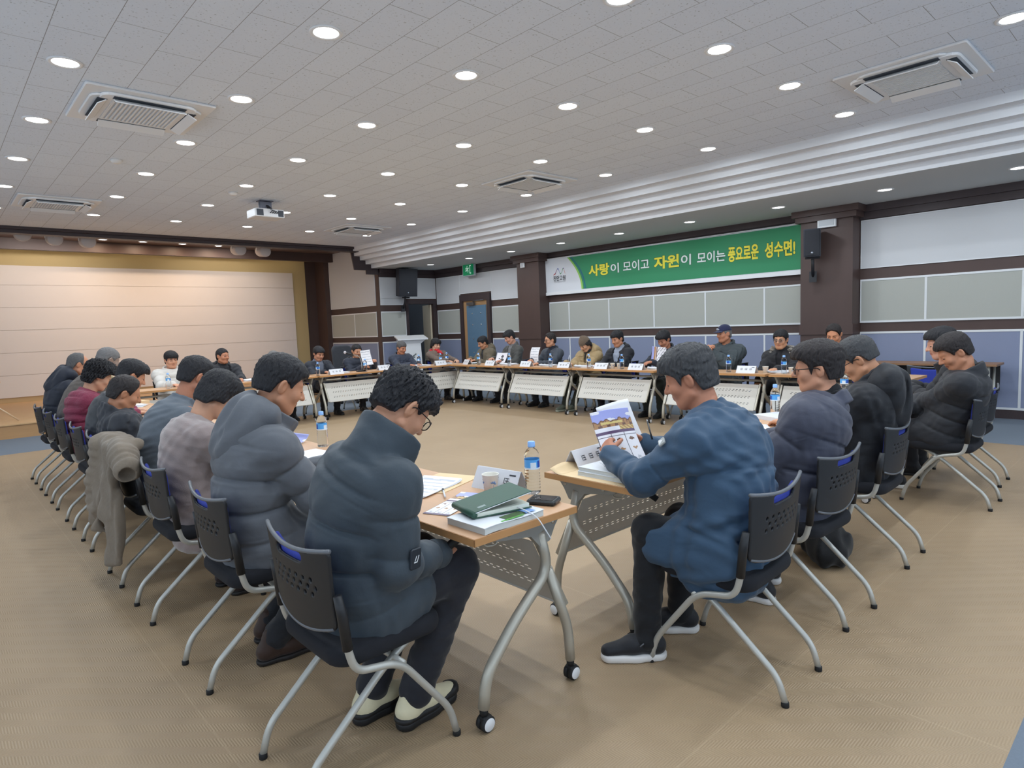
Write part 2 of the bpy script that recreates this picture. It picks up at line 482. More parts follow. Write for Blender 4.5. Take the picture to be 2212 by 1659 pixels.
# stage: platform, back wall with gold surround and cream board, header beam
mb = MB(); mb.box((X0, 12.41, 0), (7.3, YS, .205)); o = struct(mb.build('trim_6', STAGE_FRONT)); o['label'] = 'low wooden stage platform'
mb = MB(); mb.box((X0, 12.39, .205), (7.3, YS, .222)); mb.box((X0, 13.2, .222), (1.9, 13.22, .2235)); struct(mb.build('trim_7', STAGE_WOOD))
mb = MB(); mb.box((X0, YS, 0), (8.6, YS + .15, 4.3)); wall_k = struct(mb.build('wall_back', BROWN))
mb = MB(); mb.box((X0, YS - .04, .22), (7.98, YS, 3.46)); mb.build('gold_surround', GOLD, wall_k)
mb = MB()
zj = [.33, .80, 1.275, 1.75, 2.23, 2.70, 3.11]
for z0, z1 in zip(zj[:-1], zj[1:]): mb.box((X0, YS - .07, z0 + .0025), (7.60, YS - .04, z1 - .0025))
mb.build('cream_board', SCREEN, wall_k)
mb = MB(); mb.box((X0, YS - .045, .22), (7.60, YS - .04, .33)); mb.build('board_skirt', mat('tan_skirt', (190, 160, 116), rough=.6), wall_k)
# header: thin dark fascia where the hall ceiling stops, upper stage ceiling behind it, rear header
mb = MB(); mb.box((X0, YW - .25, CH - .11), (7.86, YW - .05, CH + .7)); mb.box((X0, YW - .31, CH - .05), (7.86, YW - .25, CH + .0))
o = struct(mb.build('trim_8', BROWN_D)); o['label'] = 'dark brown header beam over the stage opening'
mb = MB(); mb.prism([(7.70, YW - .02, CH + .1), (7.80, YW - .02, 2.93), (8.12, YW - .02, 2.93), (8.12, YW - .02, 2.83), (8.47, YW - .02, 2.83), (8.47, YW - .02, CH + .1)], (0, .04, 0))
struct(mb.build('trim_9', BROWN_D))
mb = MB(); mb.quad((X0, YW - .25, 3.58), (X0, YS, 3.58), (8.6, YS, 3.58), (8.6, YW - .25, 3.58)); struct(mb.build('ceiling_stage', mat('stage_ceiling', (104, 84, 76), rough=.45)))
mb = MB(); mb.box((X0, 16.2, 3.36), (8.45, 16.35, 3.58)); o = struct(mb.build('trim_10', BROWN)); o['label'] = 'brown rear header above the gold surround'
# ------------------------------------------------------------------ ceiling fittings
LAMP_GLASS = mat('lamp_diffuser', (255, 255, 255), rough=.4, emit=((255, 255, 255), 9.0))
RIM = mat('lamp_rim', (232, 233, 235), rough=.5)
def lamp_data(name, watts, size, color=(1, 1, 1)):
    l = bpy.data.lights.new(name, 'AREA')
    l.shape = 'DISK'; l.size = size; l.energy = watts; l.color = color
    return l
def make_downlight(r, watts, color, label, group, name='downlight'):
    t = thing(name, label, 'ceiling light', group=group)
    mb = MB(); mb.lathe([(r, -.004), (r + .012, -.010), (r + .026, -.006), (r + .028, 0), (r, 0.0)], 28, caps=False); mb.build('rim', RIM, t)
    mb = MB(); mb.lathe([(0.0005, -.0045), (r * .6, -.0045), (r + .002, -.003)], 28, caps=False); mb.build('diffuser', LAMP_GLASS, t)
    lo = bpy.data.objects.new('light', lamp_data('downlight', watts, r * 1.9, color)); COL.objects.link(lo)
    lo.parent = t; lo.location = (0, 0, -.012)
    return t
lx = [.925, 2.155, 3.35, 4.55, 5.755, 7.02]
ly = [-.62, .955, 2.51, 4.03, 5.57, 7.12, 8.70, 10.27, 11.92]
proto = None
rowname = ['row furthest from the banner wall', 'second row from the left', 'third row from the left', 'fourth row from the left', 'fifth row from the left', 'row beside the stepped cove']
for i, x in enumerate(lx):
    for j, y in enumerate(ly):
        lab = 'round downlight, %s from the stage in the %s' % (ORD[len(ly) - 1 - j], rowname[i])
        if proto is None:
            proto = make_downlight(.082, DOWNLIGHT_W, LAMP_RGB, lab, 'downlights in the tiled ceiling'); proto.location = (x, y, CH)
        else: dup(proto, (x, y, CH), 0, lab)
proto = None
for j, y in enumerate([1.42, 2.77, 4.14, 5.57, 6.97, 8.36, 9.76, 11.15, 12.62]):
    lab = 'round downlight in the low soffit over the banner wall, %s from the stage end' % ORD[8 - j]
    if proto is None:
        proto = make_downlight(.078, SOFFIT_W, LAMP_RGB, lab, 'downlights in the low soffit'); proto.location = (9.12, y, SH)
    else: dup(proto, (9.12, y, SH), 0, lab)

ACW = mat('aircon_white', (226, 227, 229), rough=.45)
ACG = mat('aircon_grille_grey', (196, 201, 210), rough=.6)
ACD = mat('aircon_slot_dark', (62, 66, 74), rough=.7)
def make_aircon(label, loc, rotz):
    t = thing('ceiling_air_conditioner', label, 'air conditioner', loc, rotz, 'ceiling cassette air conditioners')
    s = .48
    mb = MB(); mb.rbox((-s, -s, -.022), (s, s, 0), .02)
    mb.build('cover_panel', ACW, t)
    mb = MB(); mb.rbox((-.36, -.40, -.045), (.36, .40, -.02), .09); mb.rbox((-.42, -.33, -.040), (.42, .33, -.02), .09)
    mb.build('raised_frame', ACW, t)
    g = MB(); g.box((-.25, -.25, -.047), (.25, .25, -.044))
    gr = g.build('grille', ACG, t)
    b = MB()
    for k in range(17):
        y = -.25 + .5 * k / 16
        b.box((y - .006, -.25, -.055), (y + .006, .25, -.047))
    b.box((-.265, -.265, -.053), (-.25, .265, -.044)); b.box((.25, -.265, -.053), (.265, .265, -.044))
    b.build('grille_bars', ACW, gr)
    for k in range(4):
        M = Matrix.Rotation(k * PI / 2, 4, 'Z')
        d = MB(); d.M = M; d.box((-.27, .30, -.0475), (.27, .37, -.044)); d.build('air_slot', ACD, t)
        f = MB(); f.M = M @ Matrix.Translation((0, .305, -.049)) @ Matrix.Rotation(math.radians(-30), 4, 'X')
        f.rbox((-.265, 0, -.004), (.265, .078, .004), .003); f.build('louvre', ACW, t)
    for sx in (-1, 1):
        p = MB(); p.lathe([(.006, -.047), (.006, -.044)], 8, center=(sx * .31, .25 * sx, 0)); p.build('screw', ACG, t)
    return t
a0 = make_aircon('large ceiling cassette air conditioner nearest the left foreground, louvres open', (1.57, 6.33, CH), 0)
dup(a0, (6.36, 1.73, CH), 0, 'ceiling cassette air conditioner at the upper right beside the cove')
dup(a0, (1.57, 11.1, CH), 0, 'ceiling cassette air conditioner at far left near the stage header')
dup(a0, (6.40, 6.42, CH), 0, 'ceiling cassette air conditioner in the middle of the ceiling above the far tables')
dup(a0, (6.40, 11.2, CH), 0, 'small looking far ceiling air conditioner close to the stage corner')

# projector
t = thing('projector', 'white ceiling projector on a short grey bracket facing the stage', 'projector', (3.93, 9.55, CH), 0)
mb = MB(); mb.box((-.10, -.08, -.012), (.10, .08, 0)); mb.box((-.09, -.012, -.14), (-.07, .012, -.01)); mb.box((.07, -.012, -.14), (.09, .012, -.01)); mb.box((-.08, -.05, -.13), (.08, .05, -.02))
mb.build('bracket', mat('bracket_grey', (120, 122, 134), rough=.5, metal=.3), t)
mb = MB(); mb.rbox((-.22, -.17, -.26), (.22, .17, -.14), .02); bd = mb.build('body', mat('projector_white', (214, 214, 216), rough=.45), t)
for q0, q1 in ((-.2, -.1), (.12, .20)): MB().box((q0, -.172, -.245), (q1, -.169, -.155)).build('vent', ACD, bd)
mb = MB(); mb.M = Matrix.Translation((.08, .17, -.2)) @ Matrix.Rotation(-PI / 2, 4, 'X'); mb.lathe([(.05, 0), (.05, .02), (.035, .025), (.03, .01)], 20); mb.build('lens', mat('lens_glass', (20, 22, 30), rough=.1), t)
mb = MB()
for k in range(4): mb.tube([(.0 + .03 * k, -.17, -.2), (.02 + .03 * k, -.22, -.17 - .01 * k), (.0 + .02 * k, -.1, -.13), (0, 0, -.02)], .006, bend=.04)
mb.build('cables', mat('cable_dark', (50, 50, 55), rough=.6), t)
# smoke detectors
p0 = MB().lathe([(.06, 0), (.058, -.02), (.035, -.04), (.02, -.042)], 20).build('smoke_detector', mat('detector_white', (228, 226, 224), rough=.5)); p0.location = (3.35, 9.2, CH)
tag(p0, 'small white smoke detector in front of the projector', 'smoke detector')
p1 = p0.copy(); COL.objects.link(p1); p1.location = (1.75, 8.2, CH); tag(p1, 'faint round white smoke detector between the two left air conditioners', 'smoke detector')

# stage spotlights (warm) and the cylinder fittings
p0 = None
for k, (x, y) in enumerate(((2.97, 15.75), (3.72, 15.75), (4.52, 15.75), (5.3, 15.75))):
    lab = 'warm recessed stage light, %s from the left under the stage ceiling' % ORD[k]
    if p0 is None:
        p0 = make_downlight(.07, STAGE_W, (1, .74, .5), lab, 'warm recessed stage lights', 'stage_downlight'); p0.location = (x, y, 3.58)
    else: dup(p0, (x, y, 3.58), 0, lab)
p0 = None
for k, (x, z) in enumerate(((1.50, 3.44), (1.97, 3.39), (2.49, 3.375), (5.33, 3.365), (5.88, 3.355))):
    lab = 'white cylindrical stage spotlight, %s from the left under the stage header' % ORD[k]
    if p0 is None:
        p0 = thing('stage_spotlight', lab, 'spotlight', (x, 14.6, z), 0, 'cylindrical stage spotlights')
        mb = MB(); mb.M = Matrix.Rotation(-PI / 2 + .12, 4, 'X'); mb.lathe([(.11, -.16), (.125, -.15), (.125, .14), (.12, .16), (.105, .155), (.10, .05)], 28, caps=True); mb.build('housing', mat('spot_white', (206, 198, 196), rough=.4), p0)
        mb = MB(); mb.tube([(0, 0, .1), (0, 0, .24)], .014); mb.tube([(-.135, 0, 0), (-.135, 0, .13), (.135, 0, .13), (.135, 0, 0)], .008, bend=.03); mb.build('yoke', RIM, p0)
        sp = bpy.data.lights.new('stage_spot', 'SPOT'); sp.energy = 42; sp.spot_size = 1.5; sp.spot_blend = .6; sp.color = (1, .92, .86); sp.shadow_soft_size = .08
        so = bpy.data.objects.new('light', sp); COL.objects.link(so); so.parent = p0; so.location = (0, .17, -.03); so.rotation_euler = (math.radians(62), 0, 0)
    else: dup(p0, (x, 14.6, z), 0, lab)
# warm strip behind the rear header washing the gold surround
t = thing('cove_strip_light', 'hidden warm strip light washing the gold surround above the stage', 'strip light', (2.7, 16.62, 3.55))
mb = MB(); mb.box((-5.2, -.03, -.02), (5.2, .03, 0)); mb.build('batten', RIM, t)
l = bpy.data.lights.new('strip', 'AREA'); l.shape = 'RECTANGLE'; l.size = 10.2; l.size_y = .05; l.energy = 9; l.color = (1, .80, .48)
lo = bpy.data.objects.new('light', l); COL.objects.link(lo); lo.parent = t; lo.location = (0, 0, -.025); lo.rotation_euler = (math.radians(22), 0, 0)

# ------------------------------------------------------------------ wall fittings
def make_speaker(name, label, w, d, h, loc, rotz, tilt=0.0):
    t = thing(name, label, 'loudspeaker', loc, rotz)
    M = Matrix.Rotation(tilt, 4, 'X')
    sb = mat('speaker_black', (40, 44, 54), rough=.6, bump=(300, .1))
    mb = MB(); mb.M = M; mb.prism([(-w / 2, 0, -h / 2), (w / 2, 0, -h / 2), (w * .34, d, -h / 2), (-w * .34, d, -h / 2)], (0, 0, h)); mb.build('cabinet', sb, t)
    mb = MB(); mb.M = M; mb.rbox((-w / 2 + .015, -.012, -h / 2 + .015), (w / 2 - .015, .003, h / 2 - .015), .005); g = mb.build('grille', mat('speaker_grille', (30, 32, 40), rough=.7, bump=(500, .4, .002)), t)
    mb = MB(); mb.M = M @ Matrix.Translation((0, -.012, -h * .36)) @ Matrix.Rotation(PI / 2, 4, 'X'); mb.lathe([(.018, 0), (.018, .004), (.0005, .005)], 16); mb.build('badge', mat('badge_silver', (150, 156, 166), rough=.3, metal=.8), g)
    mb = MB(); mb.tube([(0, d * .6, -h / 2 + .02), (0, d * .7, -h / 2 - .12), (0, d + .02, -h / 2 - .28)], .022); mb.box((-.05, d, -h / 2 - .36), (.05, d + .035, -h / 2 - .2))
    mb.tube([(-.1, d * .5, -h / 2 - .01), (.1, d * .5, -h / 2 - .01)], .016)
    mb.build('wall_bracket', mat('bracket_black', (34, 35, 40), rough=.5), t)
    return t
make_speaker('loudspeaker', 'large black loudspeaker on a bracket under the soffit beside the open doorway', .50, .36, .68, (8.98, 13.40, 2.60), math.radians(-8), .12)
make_speaker('loudspeaker', 'small black loudspeaker on the brown pillar to the right of the banner', .23, .2, .40, (9.60, 3.86, 2.475), math.radians(-72), .1)
# emergency light boxes on pillars
t = thing('emergency_light', 'white square emergency light at the top of the pillar right of the banner', 'emergency light', (9.9, 3.76, 2.79))
mb = MB(); mb.rbox((-.05, -.13, -.09), (0, .13, .09), .012); mb.build('housing', CHROME_W, t)
mb = MB(); mb.box((-.058, -.105, -.065), (-.05, .105, .065)); mb.build('cover', mat('frosted_cover', (196, 199, 204), rough=.3, bump=(120, .3)), t)
t = thing('emergency_light', 'small white box at the top of the pillar left of the banner', 'emergency light', (9.9, 10.22, 2.77))
mb = MB(); mb.rbox((-.045, -.06, -.06), (0, .06, .06), .01); mb.build('housing', CHROME_W, t)
mb = MB(); mb.box((-.05, -.04, -.04), (-.045, .04, .04)); mb.build('cover', mat('frosted_cover', (196, 199, 204), rough=.3), t)
# exit sign hanging below the soffit trim
t = thing('exit_sign', 'green lit exit sign box with white pictogram above the blue door', 'exit sign', (10.03, 12.30, 2.85))
mb = MB(); mb.rbox((-.02, -.22, -.15), (.06, .22, .15), .01); mb.build('housing', mat('sign_housing', (190, 195, 200), rough=.4), t)
fcm = mat('exit_green', (22, 130, 84), rough=.4, emit=((22, 130, 84), .25)); exw = mat('exit_white', (220, 240, 230), rough=.4, emit=((220, 240, 230), .3))
mb = MB(); mb.box((-.10, -.222, -.13), (-.02, -.2195, .13)); mb.box((-.0205, -.19, -.13), (-.0225, .19, .13)); fc = mb.build('face', fcm, t)
def exit_marks(M):
    mb.M = M
    mb.tube([(-.03, .0, .06), (-.02, 0, .015)], .013, 8); mb.lathe([(.0005, -.014), (.012, -.006), (.014, 0), (.012, .006), (.0005, .014)], 10, center=(-.02, 0, .09), caps=False)
    mb.tube([(-.02, 0, .015), (.012, 0, -.02), (.0, 0, -.06)], .010, 8); mb.tube([(-.02, 0, .015), (-.05, 0, -.02), (-.085, 0, -.02)], .010, 8)
    mb.tube([(-.025, 0, .055), (.025, 0, .03), (.04, 0, .05)], .008, 8); mb.tube([(-.028, 0, .055), (-.07, 0, .05), (-.08, 0, .02)], .008, 8)
    mb.box((.07, -.001, -.09), (.15, .001, -.075)); mb.box((.07, -.001, .09), (.15, .001, .105)); mb.box((.14, -.001, -.09), (.155, .001, .105)); mb.box((.07, -.001, -.09), (.085, .001, .105))
mb = MB(); exit_marks(Matrix.Translation((-.0235, .0, 0)) @ Matrix.Rotation(-PI / 2, 4, 'Z')); mb.build('pictogram', exw, fc)

# banner with lettering
BW = XW - .075
bn = thing('banner', 'long green banner with yellow and white Korean slogan hung along the wall', 'banner', (BW, 9.78, 2.07))
H0 = .77; L0 = 5.60
def P(u, w, d=0.0): return (-d - .012 * math.sin(u * 2.3 + w * 2), -u, w)   # u runs along the wall towards the camera, w up
mb = MB(); NU = 48
v = []; f = []
for i in range(NU + 1):
    for k in range(7): v.append(P(L0 * i / NU, H0 * k / 6))
for i in range(NU):
    for k in range(6): a = i * 7 + k; f.append((a, a + 7, a + 8, a + 1))
mb.add(v, f, 0, True); cl = mb.build('banner_cloth', mat('banner_white', (222, 224, 230), rough=.6), bn)
def edge(w):   # left border of the green field
    t = w / H0
    return 1.10 - .40 * t ** 2.2
def curved_field(name, off, m, wid=None, d=.004):
    mb = MB(); v = []; f = []; n = 16; nu = 40
    for k in range(n + 1):
        w = .075 + (H0 - .012 - .075) * k / n
        e = edge(w) + off
        ue = L0 - .004 if wid is None else e + wid
        for i in range(nu + 1): v.append(P(e + (ue - e) * i / nu, w, d))
    for k in range(n):
        for i in range(nu): a = k * (nu + 1) + i; f.append((a, a + 1, a + nu + 2, a + nu + 1))
    mb.add(v, f, 0, True); return mb.build(name, m, cl)
curved_field('yellow_green_edge', -.045, mat('banner_lime', (150, 200, 90), rough=.6), .05, .003)
curved_field('green_field', 0.0, mat('banner_green', (50, 140, 96), rough=.6), None, .004)
curved_field('blue_edge', .04, mat('banner_blue_edge', (36, 104, 128), rough=.6), .035, .005)
YEL = mat('banner_yellow', (240, 228, 70), rough=.6); WHT = mat('banner_letter_white', (232, 240, 238), rough=.6); DGR = mat('letter_dark', (40, 42, 48), rough=.6)
OUT = mat('letter_outline_green', (28, 96, 62), rough=.6)
def letters(s, u0, u1, w0, w1, m, parent, bold=.02, d=.008, outline=True, name='lettering'):
    for kind in ((1, 0) if outline else (0,)):
        me = text_mesh(s, 1.0, bold + (.03 if kind else 0), .0)
        co = np.empty(len(me.vertices) * 3); me.vertices.foreach_get('co', co); co = co.reshape(-1, 3)
        if kind == 1 or not outline: mn, mx = co.min(0), co.max(0)
        if kind == 1: mn = mn + .03; mx = mx - .03
        sx = (u1 - u0) / (mx[0] - mn[0]); sy = (w1 - w0) / (mx[1] - mn[1])
        u = u0 + (co[:, 0] - mn[0]) * sx; w = w0 + (co[:, 1] - mn[1]) * sy
        out = np.stack([-(d - .002 * kind) - .012 * np.sin(u * 2.3 + w * 2), -u, w], 1)
        me.vertices.foreach_set('co', out.ravel()); me.materials.clear(); me.materials.append(OUT if kind else m); me.update()
        o = bpy.data.objects.new('lettering_outline' if kind else name, me); COL.objects.link(o); o.parent = parent
letters('사랑', 1.245, 1.78, .31, .545, YEL, cl, .035)
letters('이', 1.81, 2.02, .33, .52, WHT, cl, .02)
letters('모이고', 2.12, 2.74, .33, .53, WHT, cl, .02)
letters('자원', 2.84, 3.38, .31, .545, YEL, cl, .035)
letters('이', 3.42, 3.62, .33, .52, WHT, cl, .02)
letters('모이는', 3.74, 4.27, .33, .525, WHT, cl, .02)
letters('풍요로운', 4.32, 4.86, .30, .55, YEL, cl, .035)
letters('성수면!', 4.96, 5.46, .30, .55, YEL, cl, .035)
letters('진안고원', .27, .62, .29, .40, DGR, cl, .012, outline=False)
letters('고원처럼 살맛나는곳', .285, .615, .255, .278, mat('letter_grey', (130, 134, 140), rough=.6), cl, 0, outline=False, name='small_lettering')
mb = MB()
pts = [(.275, .42), (.33, .45), (.385, .54), (.415, .55), (.45, .48), (.475, .43), (.505, .45), (.55, .54), (.575, .545), (.61, .43)]
cols = [(200, 80, 70), (150, 60, 110), (60, 90, 170), (60, 100, 180), (50, 130, 140), (90, 160, 80), (100, 180, 80), (90, 90, 150), (220, 110, 70)]
for i in range(len(pts) - 1):
    (a, b), (c, e) = pts[i], pts[i + 1]
    w0, w1 = (.010, .026)[i % 2], (.010, .026)[(i + 1) % 2]
    mb.quad(P(a, b - w0 / 2, .007), P(c, e - w1 / 2, .007), P(c, e + w1 / 2, .007), P(a, b + w0 / 2, .007), i)
mb.build('emblem', [mat('emblem_%s' % k, c, rough=.6) for k, c in zip(['red', 'purple', 'blue', 'blue_deep', 'teal', 'green', 'green_light', 'violet', 'orange'], cols)], cl)
mb = MB(); mb.box((-.02, -L0, -.004), (.0, 0, .058)); mb.box((-.02, -L0, H0 + .002), (.0, 0, H0 + .014)); mb.build('banner_rail', CHROME_W, bn)

# lectern, flag
t = thing('lectern', 'white lectern with flared top standing before the open doorway', 'lectern', (8.80, 13.15, 0), math.radians(-22))
mb = MB(); mb.prism([(-.34, -.22, 1.20), (.34, -.22, 1.20), (.22, -.15, 1.10), (-.22, -.15, 1.10)], (0, .4, 0)); mb.prism([(-.37, -.26, 1.19), (-.37, .22, 1.27), (-.37, .22, 1.30), (-.37, -.26, 1.22)], (.74, 0, 0)); mb.build('top', CHROME_W, t)
mb = MB(); mb.prism([(-.24, -.16, .06), (.24, -.16, .06), (.21, -.15, 1.14), (-.21, -.15, 1.14)], (0, .32, 0)); mb.rbox((-.3, -.2, 0), (.3, .2, .06), .02); bd = mb.build('body', CHROME_W, t)
mb = MB()
for (x, z, a) in ((-.05, .80, .5), (.04, .82, -.6), (.0, .77, .1)):
    mb.M = Matrix.Translation((x, -.162, z)) @ Matrix.Rotation(a, 4, 'Y'); mb.box((-.05, -.002, -.012), (.05, .002, .012))
mb.build('emblem', mat('emblem_grey', (90, 100, 104), rough=.5), bd)
t = thing('flag', 'white flag with yellow fringe on a pole at the far left of the stage', 'flag', (.66, 12.85, .222))
mb = MB(); mb.tube([(0, 0, .02), (-.10, 0, 1.9)], .014); mb.build('pole', mat('pole_wood', (214, 190, 160), rough=.4), t)
mb = MB()
for a in range(3): mb.tube([(-.02, 0, .38), (.36 * math.cos(a * 2.09), .36 * math.sin(a * 2.09), .012)], .011)
mb.build('stand', mat('pole_wood', (214, 190, 160), rough=.4), t)
v = []; f = []; n = 14; vv2 = []; f2 = []
for i in range(n + 1):
    a = i / n
    for k in range(9):
        h = k / 8
        x = -.14 + (.27 + .05 * (1 - h)) * a; y = .05 * math.sin(a * 9) * (.4 + .6 * (1 - h)); v.append((x, y, .60 + .12 * (a - .5) ** 2 - .04 * (1 - a) + h * 1.15))
for i in range(n):
    for k in range(8): a = i * 9 + k; f.append((a, a + 9, a + 10, a + 1))
mb = MB(); mb.add(v, [q for j, q in enumerate(f) if j % 8 > 0], 0, True); mb.build('flag_cloth', mat('flag_white', (226, 222, 222), rough=.7), t)
mb = MB(); mb.add(v, [q for j, q in enumerate(f) if j % 8 == 0], 0, True); mb.build('fringe', mat('fringe_yellow', (222, 170, 50), rough=.8, bump=(200, .4), stretch=(4, 4, .2)), t)
# ------------------------------------------------------------------ signed-distance modelling
f32 = np.float32
class Vol:
    """signed-distance grid; shapes are blended in one after another, then meshed as one closed surface"""
    def __init__(self, lo, hi, h):
        self.lo = np.array(lo, float); self.h = h
        self.n = np.ceil((np.array(hi, float) - self.lo) / h).astype(int) + 1
        self.F = np.full(self.n, 1.0, f32)
        self.ax = [(self.lo[i] + h * np.arange(self.n[i])).astype(f32) for i in range(3)]
    def sub(self, lo, hi, pad):
        a = [max(0, int(math.floor((lo[i] - pad - self.lo[i]) / self.h))) for i in range(3)]
        b = [min(int(self.n[i]), int(math.ceil((hi[i] + pad - self.lo[i]) / self.h)) + 1) for i in range(3)]
        if any(a[i] >= b[i] for i in range(3)): return None, None
        s = tuple(slice(a[i], b[i]) for i in range(3))
        return s, (self.ax[0][s[0]][:, None, None], self.ax[1][s[1]][None, :, None], self.ax[2][s[2]][None, None, :])
    def put(self, fn, lo, hi, k=.01, op='+'):
        s, c = self.sub(lo, hi, k * 1.5 + 3 * self.h)
        if s is None: return
        d = fn(*c).astype(f32); F = self.F[s]
        if op == '+':
            if k > 0:
                t = np.clip(.5 + .5 * (F - d) / k, 0, 1); self.F[s] = F + (d - F) * t - k * t * (1 - t)
            else: self.F[s] = np.minimum(F, d)
        elif op == '-':
            if k > 0:
                d = -d; t = np.clip(.5 - .5 * (F - d) / k, 0, 1); self.F[s] = F + (d - F) * t + k * t * (1 - t)
            else: self.F[s] = np.maximum(F, -d)
        elif op == '&':     # only inside this box region; caller makes it cover the shape
            if k > 0:
                t = np.clip(.5 - .5 * (F - d) / k, 0, 1); self.F[s] = F + (d - F) * t + k * t * (1 - t)
            else: self.F[s] = np.maximum(F, d)
    def cone(self, a, b, ra, rb, k=.012, op='+', sq=None, mod=None):
        a = np.asarray(a, float); b = np.asarray(b, float); r = max(ra, rb)
        if sq: r = r * max(1, sq[1])
        lo = np.minimum(a, b) - r - .02; hi = np.maximum(a, b) + r + .02
        self.put(f_cone(a, b, ra, rb, sq, mod), lo, hi, k, op)
    def ell(self, c, r, k=.012, op='+', R=None):
        c = np.asarray(c, float); m = max(r)
        self.put(f_ell(c, r, R), c - m, c + m, k, op)
    def noise(self, amp, freq, seed=0):
        rs = np.random.RandomState(seed); x, y, z = self.ax[0][:, None, None], self.ax[1][None, :, None], self.ax[2][None, None, :]
        near = np.abs(self.F) < .05
        for q in range(3):
            d = rs.randn(3); d /= np.linalg.norm(d); e = rs.randn(3); e /= np.linalg.norm(e)
            w = np.sin((x * d[0] + y * d[1] + z * d[2]) * freq * (1 + .5 * q) + 2.2 * np.sin((x * e[0] + y * e[1] + z * e[2]) * freq * .55 + q) + rs.rand() * 6)
            self.F += np.where(near, amp / (1 + .4 * q) * w, 0).astype(f32)
    def mesh(self):
        return surface_nets(self.F, self.lo, self.h)
def f_cone(a, b, ra, rb, sq=None, mod=None):
    ba = b - a; L2 = float(ba @ ba) + 1e-12
    if sq: n = np.asarray(sq[0], float); n = n / np.linalg.norm(n)
    def fn(x, y, z):
        px, py, pz = x - a[0], y - a[1], z - a[2]
        t = np.clip((px * ba[0] + py * ba[1] + pz * ba[2]) / L2, 0, 1)
        qx, qy, qz = px - ba[0] * t, py - ba[1] * t, pz - ba[2] * t
        if sq:       # sq=(axis, factor): flattened (<1) or widened along axis
            c = qx * n[0] + qy * n[1] + qz * n[2]; e = 1 / sq[1] - 1
            qx, qy, qz = qx + c * n[0] * e, qy + c * n[1] * e, qz + c * n[2] * e
        r = ra + (rb - ra) * t
        d = np.sqrt(qx * qx + qy * qy + qz * qz) - r
        if sq and sq[1] < 1: d = d * sq[1]
        if mod is not None: d = d + mod(t, math.sqrt(L2))
        return d
    return fn
def f_ell(c, r, R=None):
    def fn(x, y, z):
        px, py, pz = x - c[0], y - c[1], z - c[2]
        if R is not None: px, py, pz = (R[0][0] * px + R[1][0] * py + R[2][0] * pz, R[0][1] * px + R[1][1] * py + R[2][1] * pz, R[0][2] * px + R[1][2] * py + R[2][2] * pz)
        k0 = np.sqrt((px / r[0]) ** 2 + (py / r[1]) ** 2 + (pz / r[2]) ** 2)
        k1 = np.sqrt((px / r[0] ** 2) ** 2 + (py / r[1] ** 2) ** 2 + (pz / r[2] ** 2) ** 2) + 1e-6
        return k0 * (k0 - 1) / k1
    return fn
def surface_nets(F, lo, h):
    s = F < 0
    s[0] = s[-1] = False; s[:, 0] = s[:, -1] = False; s[:, :, 0] = s[:, :, -1] = False
    F = np.where(s == (F < 0), F, np.abs(F) + 1e-4)
    c = [s[i:s.shape[0] - 1 + i, j:s.shape[1] - 1 + j, k:s.shape[2] - 1 + k] for i in (0, 1) for j in (0, 1) for k in (0, 1)]
    a = c[0].copy(); o = c[0].copy()
    for q in c[1:]: a &= q; o |= q
    mixed = o & ~a
    idx = np.argwhere(mixed)
    if len(idx) == 0: return np.zeros((0, 3)), np.zeros((0, 4), int)
    num = np.full(mixed.shape, -1, np.int32); num[mixed] = np.arange(len(idx), dtype=np.int32)
    acc = np.zeros((len(idx), 3)); cnt = np.zeros(len(idx))
    I, J, K = idx.T
    for ax in range(3):
        for u in (0, 1):
            for w in (0, 1):
                o0 = [0, 0, 0]; o1 = [0, 0, 0]; oth = [q for q in range(3) if q != ax]
                o0[oth[0]] = o1[oth[0]] = u; o0[oth[1]] = o1[oth[1]] = w; o1[ax] = 1
                f0 = F[I + o0[0], J + o0[1], K + o0[2]].astype(float); f1 = F[I + o1[0], J + o1[1], K + o1[2]].astype(float)
                m = (f0 < 0) != (f1 < 0)
                t = np.where(m, f0 / np.where(np.abs(f0 - f1) < 1e-9, 1, f0 - f1), 0)
                for q in range(3): acc[:, q] += np.where(m, o0[q] + (t if q == ax else 0), 0)
                cnt += m
    V = (idx + acc / cnt[:, None]) * h + lo
    Q = []
    for ax in range(3):
        oth = [q for q in range(3) if q != ax]
        sl0 = [slice(None)] * 3; sl1 = [slice(None)] * 3; sl0[ax] = slice(0, -1); sl1[ax] = slice(1, None)
        e = np.argwhere(s[tuple(sl0)] != s[tuple(sl1)])
        flip = s[tuple(e.T)]
        u, w = oth
        def cell(du, dw):
            p = e.copy(); p[:, u] += du; p[:, w] += dw
            return num[p[:, 0], p[:, 1], p[:, 2]]
        q = np.stack([cell(-1, -1), cell(0, -1), cell(0, 0), cell(-1, 0)], 1)
        if ax == 1: flip = ~flip
        q[~flip] = q[~flip][:, ::-1]
        Q.append(q)
    return V, np.concatenate(Q)
def mesh_obj(name, V, Q, mats, parent=None, mi=None):
    me = bpy.data.meshes.new(name)
    me.vertices.add(len(V)); me.vertices.foreach_set('co', np.asarray(V, f32).ravel())
    me.loops.add(len(Q) * 4); me.loops.foreach_set('vertex_index', np.asarray(Q, np.int32).ravel())
    me.polygons.add(len(Q)); me.polygons.foreach_set('loop_start', np.arange(0, len(Q) * 4, 4, dtype=np.int32))
    me.polygons.foreach_set('use_smooth', np.ones(len(Q), bool))
    if not isinstance(mats, (list, tuple)): mats = [mats]
    for m in mats: me.materials.append(m)
    if mi is not None: me.polygons.foreach_set('material_index', np.asarray(mi, np.int32))
    me.update(calc_edges=True)
    o = bpy.data.objects.new(name, me); COL.objects.link(o)
    if parent is not None: o.parent = parent
    return o
